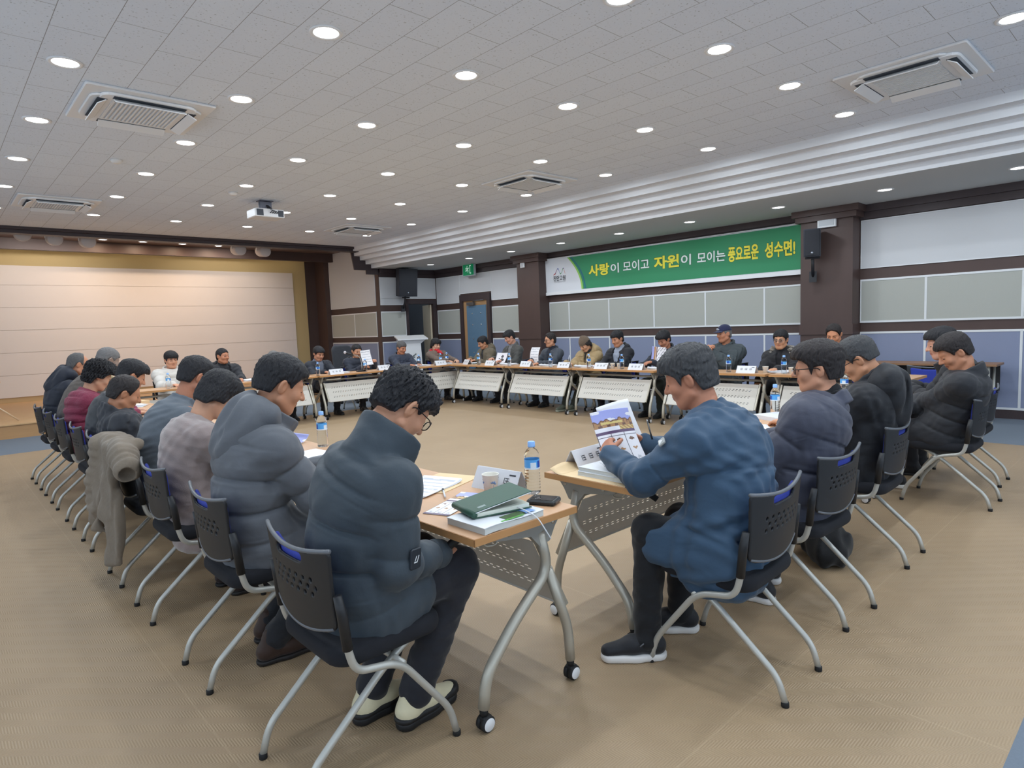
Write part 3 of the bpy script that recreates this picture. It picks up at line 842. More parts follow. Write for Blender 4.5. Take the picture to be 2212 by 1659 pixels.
# ------------------------------------------------------------------ nesting chair (faces local +Y)
SILVER = mat('silver_tube', (190, 189, 182), rough=.4, metal=.4, spec=.6)
CH_BLK = mat('chair_black_plastic', (30, 31, 34), rough=.48, bump=(900, .1, .001))
CH_EDGE = mat('chair_edge_grey', (100, 103, 108), rough=.4)
CH_BLUE = mat('chair_blue_fabric', (44, 58, 150), rough=.9, bump=(700, .3, .001))
CH_SEAT = mat('chair_seat_fabric', (27, 28, 34), rough=.95, bump=(700, .3, .002))
RUB = mat('black_rubber', (22, 22, 24), rough=.7)
def smax(a, b, k):
    t = np.clip(.5 - .5 * (a - b) / k, 0, 1); return a + (b - a) * t + k * t * (1 - t)
def back_y(x, z):      # surface of the curved shell
    return -.185 - .10 * (z - .60) + .62 * x * x
def outline(x, z):
    hw = .215 + .10 * np.clip(z - .62, 0, .3)
    top = .775 + .30 * np.clip(np.abs(x) - .02, 0, 1) ** 1.6
    dx = np.abs(x) - hw
    r = .06
    bot = .50 - z + 2.2 * x * x * np.clip(.62 - z, 0, .2) * 4
    return smax(smax(dx, z - top, .02), bot, .05)
def make_chair():
    t = thing('conference_chair', 'chair', 'chair')
    h = .0042
    v = Vol((-.27, -.25, .47), (.27, -.08, .88), h)
    def shell(x, y, z):
        d = np.abs(y - back_y(x, z)) - .0062
        o = outline(x, z)
        d = smax(d * .92, o + 0 * y, .004)
        hole = np.sqrt((np.maximum(np.abs(x) - .075, 0)) ** 2 + (z - .755) ** 2) - .017
        d = np.maximum(d, -hole + 0 * y)
        for r in range(3):
            for c in range(-3, 4):
                hx = c * .042 + (.021 if r == 1 else 0); hz = .690 - r * .024
                d = np.maximum(d, -(np.sqrt((x - hx) ** 2 + (z - hz) ** 2) - .0072) + 0 * y)
        return d
    v.put(shell, (-.27, -.25, .47), (.27, -.08, .88), 0)
    br = mesh_obj('backrest', *v.mesh(), CH_BLK, t)
    # grey edge band round the shell
    e = MB(); pts = []
    for x in np.linspace(-.232, .232, 25):
        z = .775 + .30 * max(abs(x) - .02, 0) ** 1.6; pts.append((x, back_y(x, z), z))
    e.tube(pts, .0075, 8)
    pts = []
    for a in np.linspace(0, 1, 17):
        x = -.2 + .4 * a; z = .50 + .02 + 1.6 * (x * x) * .55; pts.append((x, back_y(x, z) - .002, z - .012))
    e.tube(pts, .006, 8)
    e.build('edge_band', CH_EDGE, br)
    # front pad
    v = Vol((-.24, -.24, .5), (.24, -.05, .80), .0075)
    def pad(x, y, z):
        d = np.abs(y - back_y(x, z) - .020) - .012
        return smax(d * .9, outline(x * 1.12, z * 1.0 + .004) + .014 + 0 * y, .02)
    v.put(pad, (-.24, -.24, .5), (.24, -.05, .80), 0)
    mesh_obj('back_cushion', *v.mesh(), CH_BLUE, t)
    # seat
    v = Vol((-.25, -.2, .37), (.25, .28, .49), .0075)
    def seat(x, y, z):
        u = np.sqrt(np.maximum(np.abs(x) - .14, 0) ** 2 + np.maximum(np.abs(y - .045) - .125, 0) ** 2) - .085
        sag = .018 * np.clip(y - .17, 0, 1) * 8 * np.clip(y - .17, 0, 1)
        w = np.abs(z - .432 + sag - .10 * x * x) - .034
        return smax(u + 0 * z, w, .035)
    v.put(seat, (-.25, -.2, .37), (.25, .28, .49), 0)
    mesh_obj('seat', *v.mesh(), CH_SEAT, t)
    for s in (-1, 1):
        b = MB(); b.tube([(s * .238, -.150, .60), (s * .240, -.138, .485), (s * .240, -.115, .405), (s * .236, .045, .372), (s * .222, .245, .115), (s * .218, .272, .012)], .0125, 12, .06); lg = b.build('front_leg', SILVER, t)
        c = MB(); c.lathe([(.0135, 0), (.0145, .002), (.0145, .018), (.0125, .02)], 12, center=(s * .218, .272, 0)); c.build('foot_cap', RUB, lg)
        b = MB(); b.tube([(s * .170, .165, .425), (s * .168, .02, .335), (s * .166, -.245, .105), (s * .165, -.272, .012)], .0125, 12, .06); lg = b.build('rear_leg', SILVER, t)
        c = MB(); c.lathe([(.0135, 0), (.0145, .002), (.0145, .018), (.0125, .02)], 12, center=(s * .165, -.272, 0)); c.build('foot_cap', RUB, lg)
        b = MB(); b.tube([(s * .237, -.158, .66), (s * .239, -.148, .60), (s * .240, -.137, .485)], [.0135, .0165, .0165], 12); b.build('back_sleeve', CH_BLK, t)
    b = MB(); b.tube([(-.235, .06, .36), (.235, .06, .36)], .011, 10); b.tube([(-.17, .155, .41), (.17, .155, .41)], .010, 10); b.build('cross_bar', SILVER, t)
    return t
CHAIR0 = make_chair()
CHAIR_USED = [False]
def place_chair(x, y, rz, label, group):
    if not CHAIR_USED[0]:
        CHAIR_USED[0] = True; o = CHAIR0; o.location = (x, y, 0); o.rotation_euler = (0, 0, rz); o['label'] = label; o['group'] = group
        return o
    return dup(CHAIR0, (x, y, 0), rz, label, group)

# ------------------------------------------------------------------ folding table: local X along its length, +Y to the inside of the ring
WOOD = mat('table_top_beech', (200, 157, 120), rough=.42, var=(3, .06), stretch=(1, 14, 1))
WOOD_E = mat('table_edge_oak', (188, 138, 88), rough=.45, var=(4, .1), stretch=(1, 1, 12))
T_GREY = mat('table_bracket_grey', (150, 149, 143), rough=.5, metal=.2)
T_LEG = mat('table_leg_silver', (184, 179, 166), rough=.38, metal=.4)
T_PAN = mat('modesty_panel_white', (206, 202, 194), rough=.5)
TL, TD, TZ = 1.52, .52, .74
def make_table():
    t = thing('folding_table', 'table', 'table')
    hl, hd = TL / 2, TD / 2
    b = MB(); b.box((-hl + .003, -hd + .003, TZ - .026), (hl - .003, hd - .003, TZ)); tp = b.build('table_top', WOOD, t)
    b = MB()
    for lo, hi in (((-hl, -hd, TZ - .027), (hl, -hd + .0035, TZ - .001)), ((-hl, hd - .0035, TZ - .027), (hl, hd, TZ - .001)), ((-hl, -hd, TZ - .027), (-hl + .0035, hd, TZ - .001)), ((hl - .0035, -hd, TZ - .027), (hl, hd, TZ - .001))): b.box(lo, hi)
    b.build('edge_band', WOOD_E, tp)
    xl = hl - .07
    for s in (-1, 1):
        x = s * xl
        b = MB(); b.prism([(x - .012, -.15, TZ - .028), (x - .012, .23, TZ - .028), (x - .012, .19, TZ - .075), (x - .012, .16, .615), (x - .012, .105, .605), (x - .012, .06, .655), (x - .012, -.11, TZ - .06)], (.024, 0, 0))
        br = b.build('bracket', T_GREY, t)
        b = MB()
        for yy, zz in ((.18, .685), (.12, .632), (-.05, .692)):
            b.M = Matrix.Translation((x + s * .012, yy, zz)) @ Matrix.Rotation(s * PI / 2, 4, 'Y'); b.lathe([(.009, 0), (.009, .003), (.0005, .005)], 10)
        b.build('bolt', T_LEG, br)
        b = MB(); b.tube([(x, .115, .66), (x, .158, .50), (x, -.04, .345), (x, -.178, .20), (x, -.196, .085)], .021, 14, .07); lg = b.build('sitter_side_leg', T_LEG, t)
        caster(x, -.196, lg, s)
        b = MB(); b.tube([(x, .155, .50), (x, .26, .225), (x, .268, .085)], .020, 14, .06); lg = b.build('inner_leg', T_LEG, t)
        caster(x, .268, lg, s)
        b = MB(); b.prism([(x - s * .055, .135, .60), (x - s * .055, .15, .61), (x - s * .055, .305, .30), (x - s * .055, .288, .292)], (s * .02, 0, 0)); b.build('panel_rail', T_LEG, t)
    b = MB(); b.tube([(-xl, .10, .645), (xl, .10, .645)], .016, 12); b.box((-xl, -.05, TZ - .05), (xl, .0, TZ - .027)); b.build('cross_beam', T_GREY, t)
    for s in (-1, 1):
        b = MB(); b.tube([(s * (hl - .16), -.17, .70), (s * (hl - .17), -.215, .685), (s * (hl - .19), -.25, .655)], [.008, .016, .014], 10); b.build('release_lever', RUB, t)
        b = MB(); b.tube([(s * (hl - .10), -.14, .71), (s * (hl - .10), -.14, .66), (s * (hl - .10), -.07, .65), (s * (hl - .10), -.06, .71)], .004, 8, .03); b.build('bag_hook', T_LEG, t)
    # perforated modesty panel, tilted to the inside of the ring
    a = Vector((0, .140, .598)); c = Vector((0, .292, .292)); L = (c - a).length; d = (c - a).normalized(); nrm = Vector((0, d.z, -d.y)) * -1
    px = hl - .135
    b = MB(); th = .0012
    def cellbox(x0, x1, q0, q1):
        b.add([Vector((x, 0, 0)) + a + d * q + nrm * e for e in (-th, th) for q in (q0, q1) for x in (x0, x1)],
              [(0, 1, 3, 2), (4, 6, 7, 5), (0, 2, 6, 4), (1, 5, 7, 3), (0, 4, 5, 1), (2, 3, 7, 6)])
    q = 0.0
    rows = []
    for k in range(3):
        for e in (0, 1): rows.append((.075 + k * .085 + e * .017, e))
    for q0, e in rows:
        cellbox(-px, px, q, q0); q1 = q0 + .006
        n = 24; pit = (2 * px - .16) / n; x = -px
        for i in range(n):
            xs0 = -px + .08 + i * pit + (.010 if e else 0); xs1 = xs0 + .022
            cellbox(x, xs0, q0, q1); x = xs1
        cellbox(x, px, q0, q1); q = q1
    cellbox(-px, px, q, L)
    b.tube([tuple(Vector((-px, 0, 0)) + c), tuple(Vector((px, 0, 0)) + c)], .006, 8)
    b.build('modesty_panel', T_PAN, t)
    return t
def caster(x, y, parent, s):
    b = MB(); b.lathe([(.010, .055), (.016, .07), (.016, .09)], 12, center=(x, y, 0)); b.M = Matrix.Translation((x, y + .006, .030))
    for e in (-1, 1):
        b.M = Matrix.Translation((x + e * .013, y + .006, .0305)) @ Matrix.Rotation(e * PI / 2, 4, 'Y'); b.lathe([(.012, -.010), (.030, -.008), (.030, .006), (.024, .011), (.0005, .012)], 20)
    b.M = Matrix.Translation((x, y + .004, .045)); b.rbox((-.018, -.02, -.008), (.018, .022, .014), .008)
    c = b.build('caster', RUB, parent)
    return c
def caster_caps(t):
    pass
TABLE0 = make_table()
CAPM = mat('caster_white_cap', (225, 226, 228), rough=.5)
for lg in [o for o in TABLE0.children if o.name.startswith(('sitter_side_leg', 'inner_leg'))]:
    me = lg.children[0].data; me.materials.append(CAPM)
    for p in me.polygons:      # the flat outer disc of each wheel is white
        pass
    bm = bmesh.new(); bm.from_mesh(me); bm.faces.ensure_lookup_table()
    cx = sum(v.co.x for v in bm.verts) / len(bm.verts)
    for f_ in bm.faces:
        c_ = f_.calc_center_median()
        if abs(f_.normal.x) > .9 and abs(c_.x - cx) > .022: f_.material_index = 1
    bm.to_mesh(me); bm.free()
TABLES = []
first = True
def place_table(cx, cy, rz, label):
    global first
    if first:
        first = False; o = TABLE0; o.location = (cx, cy, 0); o.rotation_euler = (0, 0, rz); o['label'] = label; o['group'] = 'folding tables of the ring'
    else: o = dup(TABLE0, (cx, cy, 0), rz, label, 'folding tables of the ring')
    return o
for k in range(5):
    place_table(1.55, 1.615 + TL / 2 + 1.535 * k, -PI / 2, 'beech topped folding table in the left row, %s from the camera' % ORD[k])
for k in range(3):
    place_table(2.135 + TL / 2 + 1.56 * k, 1.85, 0, 'beech topped folding table in the near right row, %s from the left end' % ORD[k])
for k, y in enumerate((8.26, 6.70, 5.13, 3.53, 1.97)):
    place_table(7.68, y + TL / 2, PI / 2, 'beech topped folding table parallel to the banner wall, %s from the stage end' % ORD[k])
for k, x in enumerate((1.66, 3.18, 4.74, 6.28)):
    place_table(x + TL / 2, 10.06, PI, 'beech topped folding table in the row before the stage, %s from the left' % ORD[k])
# spare desk by the right wall
t = thing('side_desk', 'long brown topped desk standing against the banner wall at right', 'desk', (9.82, 2.4, 0), PI / 2)
b = MB(); b.box((-.75, -.22, .715), (.75, .22, .74)); b.build('desk_top', mat('desk_brown', (150, 112, 82), rough=.45, var=(4, .1)), t)
b = MB(); b.box((-.72, -.18, .38), (.72, -.165, .70)); b.build('front_panel', mat('desk_dark', (40, 38, 40), rough=.5), t)
for sx in (-1, 1):
    b = MB(); b.tube([(sx * .66, -.17, .715), (sx * .66, -.17, .012)], .018); b.tube([(sx * .66, .17, .715), (sx * .66, .17, .012)], .018); b.tube([(sx * .66, -.2, .014), (sx * .66, .2, .014)], .014); b.build('leg', SILVER, t)
# ------------------------------------------------------------------ people
V3 = lambda *a: np.array(a, float)
def unit(v): v = np.asarray(v, float); return v / (np.linalg.norm(v) + 1e-9)
def rot(yaw, pitch, roll):
    """head axes: yaw>0 turns to the person's left, pitch>0 looks down, roll>0 leans to the right shoulder"""
    cy, sy = math.cos(yaw), math.sin(yaw); cp, sp = math.cos(pitch), math.sin(pitch); cr, sr = math.cos(roll), math.sin(roll)
    Rz = np.array([[cy, -sy, 0], [sy, cy, 0], [0, 0, 1]]); Rx = np.array([[1, 0, 0], [0, cp, sp], [0, -sp, cp]]); Ry = np.array([[cr, 0, sr], [0, 1, 0], [-sr, 0, cr]])
    return Rz @ Rx @ Ry
def smin(a, b, k):
    t = np.clip(.5 + .5 * (a - b) / k, 0, 1); return a + (b - a) * t - k * t * (1 - t)
def f_loft(C, A, B, X, mod=None, cap=.6, wedge=None):
    """elliptical loft along polyline C with half-widths A, half-depths B; X is the lateral axis"""
    C = np.asarray(C, float); n = len(C); segs = []
    L = np.concatenate([[0], np.cumsum(np.linalg.norm(C[1:] - C[:-1], axis=1))])
    def fn(x, y, z):
        best = None; bs = None; bx = None; bf = None
        for i in range(n - 1):
            T = C[i + 1] - C[i]; l = np.linalg.norm(T); T = T / l
            Xl = X - T * (X @ T); Xl = Xl / np.linalg.norm(Xl); Fw = np.cross(T, Xl)
            px, py, pz = x - C[i][0], y - C[i][1], z - C[i][2]
            t0 = (px * T[0] + py * T[1] + pz * T[2]) / l
            t = np.clip(t0, 0, 1)
            u = px * Xl[0] + py * Xl[1] + pz * Xl[2]; w = px * Fw[0] + py * Fw[1] + pz * Fw[2]
            a = A[i] + (A[i + 1] - A[i]) * t; b = B[i] + (B[i + 1] - B[i]) * t
            e = (t0 - t) * l / cap
            m = np.minimum(a, b)
            q = np.sqrt((u / a) ** 2 + (w / b) ** 2 + (e / m) ** 2)
            d = (q - 1) * m * (.65 + .35 * np.minimum(1, q))
            s = L[i] + t * l
            if best is None: best, bs, bx, bf = d, s + 0 * d, u + 0 * d, w + 0 * d
            else:
                c = d < best; best = np.where(c, d, best); bs = np.where(c, s, bs); bx = np.where(c, u, bx); bf = np.where(c, w, bf)
        if mod is not None: best = best + mod(bs, bx, bf)
        if wedge is not None: best = smax(best, wedge(bs, bx, bf, L[-1]), .006)
        return best
    return fn
def puffs(amp, sp, off=0.0):
    """quilted baffles: full between seams, pinched at each seam"""
    def g(s):
        f = ((s + off) / sp) % 1.0
        e = np.minimum(f, 1 - f) * sp
        return -amp * (1 - np.abs(2 * f - 1) ** 3.0 - .7) + .0055 * np.exp(-(e / .0075) ** 2)
    return g
# head model in head coordinates (metres, y forward, z up, origin mid head)
def d_head(x, y, z, fat=0.0):
    ax = np.abs(x)
    d = f_ell((0, -.014, .030), (.076 + fat * .3, .097, .091))(x, y, z)
    d = smin(d, f_ell((0, .022, -.030), (.062 + fat, .068, .080))(x, y, z), .03)
    d = smin(d, f_ell((0, .052, -.090), (.030 + fat * .5, .030, .024))(x, y, z), .03)
    d = smin(d, f_cone(V3(.058 + fat, -.004, -.058), V3(.026, .052, -.088), .020, .020)(ax, y, z), .025)
    d = smin(d, f_ell((.040, .058, -.020), (.026 + fat, .026, .026))(ax, y, z), .02)
    d = smin(d, f_cone(V3(0, .078, .030), V3(.040, .066, .034), .012, .010)(ax, y, z), .018)
    e = f_ell((.031, .098, .010), (.020, .016, .012))(ax, y, z)
    t = np.clip(.5 - .5 * (d + e) / .012, 0, 1); d = d + (-e - d) * t + .012 * t * (1 - t)
    d = smin(d, f_ell((.031, .072, .009), (.0155, .0155, .0125))(ax, y, z), .004)
    d = smin(d, f_cone(V3(0, .086, .020), V3(0, .108, -.018), .0075, .0125)(x, y, z), .010)
    d = smin(d, f_ell((.0125, .095, -.022), (.0085, .010, .0085))(ax, y, z), .006)
    d = smin(d, f_cone(V3(0, .089, -.0462), V3(.019, .079, -.0512), .0065, .004)(ax, y, z), .006)
    d = smin(d, f_cone(V3(0, .087, -.0580), V3(.017, .078, -.0562), .0075, .0045)(ax, y, z), .006)
    # ears
    ear = f_ell((.0815, -.014, .000), (.0095, .0205, .034), rot(.38, 0, .18))(ax, y, z)
    eh = f_ell((.0925, -.006, .002), (.010, .011, .020))(ax, y, z)
    t = np.clip(.5 - .5 * (ear + eh) / .006, 0, 1); ear = ear + (-eh - ear) * t + .006 * t * (1 - t)
    return smin(d, ear, .008)
def hand(v, W, d, pn, side, curl=(.35, .5, .4), thumb=.3, spread=1.0, s=1.0, grip=0):
    d = unit(d); pn = np.asarray(pn, float); pn = unit(pn - d * (pn @ d)); lat = np.cross(d, pn) * side
    W = np.asarray(W, float)
    for o, l in ((.028, .082), (.009, .086), (-.010, .082), (-.027, .074)):
        v.cone(W + lat * o * .55 * s, W + d * l * s + lat * o * s, .0165 * s, .0125 * s, .014)
    v.cone(W + d * .01, W + lat * .026 * s + d * .035 * s + pn * .008, .016 * s, .014 * s, .014)
    for o, b, L in ((.030, .083, .074), (.0095, .088, .082), (-.0105, .084, .076), (-.029, .076, .060)):
        p = W + d * b * s + lat * o * s; a = 0.0; dl = unit(d + lat * o * 2.0 * (spread - .6))
        r0 = .0096
        for q, fr in enumerate((.46, .30, .24)):
            a += curl[q]
            dr = dl * math.cos(a) + pn * math.sin(a); e = p + dr * L * fr * s
            v.cone(p, e, r0 * s, (r0 - .0008) * s, .005 if q == 0 else .004); p = e; r0 -= .0008
    p = W + d * .028 * s + lat * .030 * s + pn * .006; dr = unit(lat * (.9 - thumb) + d * (.55 + .3 * thumb) + pn * (.25 + thumb * .5))
    e = p + dr * .042 * s; v.cone(p, e, .0125 * s, .0105 * s, .008)
    dr = unit(dr + d * .35 + pn * thumb * .6 - lat * .2); v.cone(e, e + dr * .030 * s, .0105 * s, .0085 * s, .004)

SKIN = {}
def skin(rgb):
    k = tuple(rgb)
    if k not in SKIN:
        i = len(SKIN)
        SKIN[k] = [mat('skin_tone' + '_%s' % 'abcdefghijklmnopqrstuvwxyzABCDEFGHIJ'[i], (rgb[0], int(rgb[1] * .955), int(rgb[2] * .90)), rough=.5, spec=.4, var=(28, .08), bump=(140, .10, .002), sss=.08),
                   mat('lip' + '_%s' % 'abcdefghijklmnopqrstuvwxyzABCDEFGHIJ'[i], (int(rgb[0] * .80), int(rgb[1] * .66), int(rgb[2] * .66)), rough=.45),
                   mat('lash_dark', (46, 34, 32), rough=.6)]
    return SKIN[k]
def hair_mat(kind):
    rgb = {'black': (30, 29, 33), 'brown_black': (40, 34, 34), 'grey': (112, 110, 110), 'dark_grey': (62, 62, 64), 'salt': (88, 86, 86)}[kind]
    m = mat('hair_' + kind, rgb, rough=.55, spec=.35, bump=(60, .9, .006), var=(90, .35), stretch=(3, 3, .55))
    return m
def cloth(name, rgb, rough=.75, bump=(45, .22, .006), sheen=.15, var=(14, .10)):
    new = 'fabric_' + name not in MATS
    m = mat('fabric_' + name, rgb, rough=rough, bump=bump, sheen=sheen, var=var, spec=.3)
    if new:      # long soft creases and a fine weave on top of the noise bump
        nt = m.node_tree; b = nt.nodes['Principled BSDF']
        bp = [n for n in nt.nodes if n.type == 'BUMP'][0]; vec = [n for n in nt.nodes if n.type == 'TEX_COORD'][0].outputs['Object']
        mg = nt.nodes.new('ShaderNodeTexNoise'); mg.noise_type = 'RIDGED_MULTIFRACTAL' if hasattr(mg, 'noise_type') else mg.noise_type
        mg.inputs['Scale'].default_value = 7.5; mg.inputs['Detail'].default_value = 2.5; mg.inputs['Distortion'].default_value = .8
        mp = nt.nodes.new('ShaderNodeMapping'); mp.inputs['Scale'].default_value = (1, 1, 2.2); nt.links.new(vec, mp.inputs['Vector']); nt.links.new(mp.outputs['Vector'], mg.inputs['Vector'])
        b2 = nt.nodes.new('ShaderNodeBump'); b2.inputs['Strength'].default_value = .28; b2.inputs['Distance'].default_value = .012
        nt.links.new(mg.outputs['Fac'], b2.inputs['Height']); nt.links.new(bp.outputs['Normal'], b2.inputs['Normal'])
        wv = nt.nodes.new('ShaderNodeTexNoise'); wv.inputs['Scale'].default_value = 520; wv.inputs['Detail'].default_value = 1; nt.links.new(vec, wv.inputs['Vector'])
        b3 = nt.nodes.new('ShaderNodeBump'); b3.inputs['Strength'].default_value = .15; b3.inputs['Distance'].default_value = .002
        nt.links.new(wv.outputs['Fac'], b3.inputs['Height']); nt.links.new(b2.outputs['Normal'], b3.inputs['Normal']); nt.links.new(b3.outputs['Normal'], b.inputs['Normal'])
    return m

def ik(S, W, l1, l2, hint):
    S = np.asarray(S, float); W = np.asarray(W, float); D = W - S; L = np.linalg.norm(D)
    if L > (l1 + l2) * .985: W = S + D / L * (l1 + l2) * .985; D = W - S; L = np.linalg.norm(D)
    u = D / L; a = (l1 * l1 - l2 * l2 + L * L) / (2 * L); h = math.sqrt(max(l1 * l1 - a * a, 1e-6))
    n = np.asarray(hint, float); n = unit(n - u * (n @ u))
    return S + u * a + n * h, W

def person(label, pos, rz, head, hp=.3, hy=0.0, hr=0.0, h=.009, skin_rgb=(196, 150, 124), hs=1.0, fat=0.0, ty=None, slump=.05, build=1.0,
           rh=(.16, .42, .765), lh=(-.16, .42, .765), rdir=(-.35, 1, -.05), ldir=(.35, 1, -.05), rpn=(0, 0, -1), lpn=(0, 0, -1), rcurl=(.35, .5, .4), lcurl=(.35, .5, .4),
           relb=(.55, -.25, -1), lelb=(-.55, -.25, -1), knees=None, ankles=None, toes=None,
           hair='black', hair_style=None, jacket=None, trousers=(30, 31, 36), shoes=((26, 26, 28), (30, 30, 32)), glasses=None, shirt=None, hat=None, scarf=None, extra=None,
           pel=(0, .035, .555), front=False):
    Hd = np.asarray(head, float); Rh = rot(hy, hp, hr)
    Rn = rot(hy * .4, hp * .45, hr * .6)
    N = Hd + Rn @ V3(0, -.045, -.165) * hs
    P0 = np.asarray(pel, float)
    if ty is None: ty = hy * .25
    X = V3(math.cos(ty), math.sin(ty), 0); X[2] = -.35 * hr; X = unit(X)
    Cc = V3(P0[0], P0[1] - slump - .10 * max(0, (N[1] - P0[1])), P0[2] + .30)
    cur = lambda t: P0 * (1 - t) ** 2 + Cc * 2 * t * (1 - t) + N * t * t
    T = [0, .15, .3, .45, .6, .72, .84, .93, 1]
    C = np.array([cur(t) for t in T])
    A = np.array([.160, .158, .152, .150, .160, .170, .165, .115, .058]) * build; B = np.array([.115, .112, .108, .108, .112, .112, .098, .074, .058]) * build
    up = unit(cur(1) - cur(.85)); fw = np.cross(up, X)
    S0 = cur(.86)
    Sh = {1: S0 + X * .178 * build + fw * .012, -1: S0 - X * .178 * build + fw * .012}
    l1, l2 = .29, .255
    El = {}; Wr = {}
    for s, W, hint in ((1, rh, relb), (-1, lh, lelb)):
        El[s], Wr[s] = ik(Sh[s], W, l1, l2, hint)
    Hp = {s: P0 + V3(s * .088, .03, -.02) for s in (1, -1)}
    if knees is None: knees = ((.13, .40, .505), (-.13, .40, .505))
    if ankles is None: ankles = ((.12, .36, .085), (-.12, .36, .085))
    if toes is None: toes = ((.08, 1), (-.08, 1))
    Kn = {1: V3(*knees[0]), -1: V3(*knees[1])}; An = {1: V3(*ankles[0]), -1: V3(*ankles[1])}
    # ---- body: one continuous surface
    allp = np.array([Hd + V3(.14, .14, .15) * hs, Hd - V3(.14, .14, .12) * hs, *Sh.values(), *El.values(), *Wr.values(), *Kn.values(), *An.values(), *C])
    for s, dd in ((1, rdir), (-1, ldir)): allp = np.vstack([allp, Wr[s] + unit(dd) * .2])
    lo = allp.min(0) - .10; hi = allp.max(0) + .10; lo[2] = max(lo[2], -.01)
    v = Vol(lo, hi, h)
    v.put(f_loft(C, A * .86, B * .84, X), C.min(0) - .2, C.max(0) + .2, .02)
    v.cone(N - up * .05, Hd + Rh @ V3(0, -.028, -.075) * hs, .062 * hs, .054 * hs, .03)
    m9 = .17 * hs
    hxyz = lambda x, y, z: tuple(((x - Hd[0]) * Rh[0][i] + (y - Hd[1]) * Rh[1][i] + (z - Hd[2]) * Rh[2][i]) / hs for i in range(3))
    v.put(lambda x, y, z: d_head(*hxyz(x, y, z), fat) * hs, Hd - m9, Hd + m9, .022)
    for s in (1, -1):
        v.cone(S0, Sh[s], .05, .052, .03); v.cone(Sh[s], El[s], .050, .040, .02); v.cone(El[s], Wr[s], .040, .0265, .015, sq=None)
        v.cone(Hp[s], Kn[s], .078, .055, .03); v.cone(Kn[s], An[s], .055, .036, .02)
        v.cone(An[s], V3(An[s][0], An[s][1], max(.045, An[s][2] - .05)) + V3(toes[0 if s == 1 else 1][0], toes[0 if s == 1 else 1][1], 0) * .06, .034, .026, .02)
    hand(v, Wr[1], rdir, rpn, 1, rcurl); hand(v, Wr[-1], ldir, lpn, -1, lcurl)
    V, Q = v.mesh()
    fc = V[Q].mean(1); p = (fc - Hd) @ Rh / hs
    mi = np.zeros(len(Q), int); axx = np.abs(p[:, 0])
    mi[(axx < .022) & (np.abs(p[:, 2] + .0525 + .004 * (axx / .02) ** 2 * .6) < .0078) & (p[:, 1] > .074)] = 1
    mi[(np.abs(axx - .031) < .0135) & (np.abs(p[:, 2] - .0065 + .02 * (axx - .031) ** 2 * 40) < (.0028 if h < .007 else .0042)) & (p[:, 1] > .06)] = 2
    body = mesh_obj('person', V, Q, skin(skin_rgb), None, mi)
    body.location = (pos[0], pos[1], 0); body.rotation_euler = (0, 0, rz)
    tag(body, label, 'person')
    HM = Matrix.Translation(Hd) @ Matrix([list(r) + [0] for r in Rh] + [[0, 0, 0, 1]]) @ Matrix.Scale(hs, 4)
    # ---- trousers
    tr_rgb, tr_r, tr_hem = (trousers if isinstance(trousers[0], tuple) else (trousers, 0.0, .10))
    hj = max(h, .0085)
    q = np.array([P0, *Kn.values(), *An.values(), *Hp.values()])
    v = Vol(q.min(0) - .16, q.max(0) + .16, hj)
    v.ell(P0 + V3(0, 0, -.02), (.178 * build, .135, .105), .02)
    for s in (1, -1):
        nz = lambda t, L, s=s: .0025 * np.sin(t * 30 + s) * np.clip(t * 3 - 1.6, 0, 1)
        v.cone(Hp[s] - V3(0, .02, 0), Kn[s], .096, .072 + tr_r, .035)
        hem = An[s] + (Kn[s] - An[s]) * (tr_hem - .085)
        v.cone(Kn[s], hem, .071 + tr_r, .056 + tr_r, .03, mod=nz)
    v.noise(.0022, 62, 3)
    # open the hems a little so that the shoes show
    mesh_obj('trousers', *v.mesh(), cloth('trousers_%d_%d_%d' % tr_rgb, tr_rgb, bump=(60, .25, .004)), body)
    # ---- shoes
    for i, s in ((0, 1), (1, -1)):
        make_shoe(body, An[s], toes[i], shoes, min(hj, .0085), s)
    # ---- jacket
    if jacket: make_jacket(body, jacket, P0, C, A, B, X, up, fw, N, Hd, Sh, El, Wr, S0, Hp, Kn, hj, h, cur, hs, Rh)
    if shirt:
        v = Vol(C.min(0) - .22, C.max(0) + .2, hj)
        v.put(f_loft(C[:-1], A[:-1] + .004, B[:-1] + .008, X), C.min(0) - .22, C.max(0) + .2, .02)
        v.cone(N - up * .07, N + up * .025 + (Hd - N) * .12, .078, .066, .03)
        v.cone(S0 + X * .1, S0 - X * .1, .06, .06, .03); v.noise(.002, 60, 2)
        mesh_obj('shirt', *v.mesh(), cloth('shirt_%d_%d_%d' % tuple(shirt), shirt, rough=.85), body)
        v = Vol(N - .14, N + .17, hj)      # collar of the shirt
        collar_shape(v, N, unit(Hd - N), X, .064 * hs, .052, .007, .25)
        mesh_obj('shirt_collar', *v.mesh(), cloth('shirt_%d_%d_%d' % tuple(shirt), shirt, rough=.85), body)
    # ---- hair, hat, glasses, scarf
    if hair: make_hair(body, hair, hair_style or {}, hxyz, Hd, Rh, hs, min(h, .0062), fat)
    if front:
        for s in (1, -1):
            b = MB(); b.M = HM
            b.tube([(s * .014, .0905, .027), (s * .030, .088, .032), (s * .047, .076, .028)], [.0032, .0038, .0022], 8)
            b.build('eyebrow', hair_mat(hair if hair in ('black', 'brown_black') else 'dark_grey'), body)
    if glasses: make_glasses(body, HM, glasses)
    if hat: make_hat(body, hat, hxyz, Hd, Rh, hs, HM)
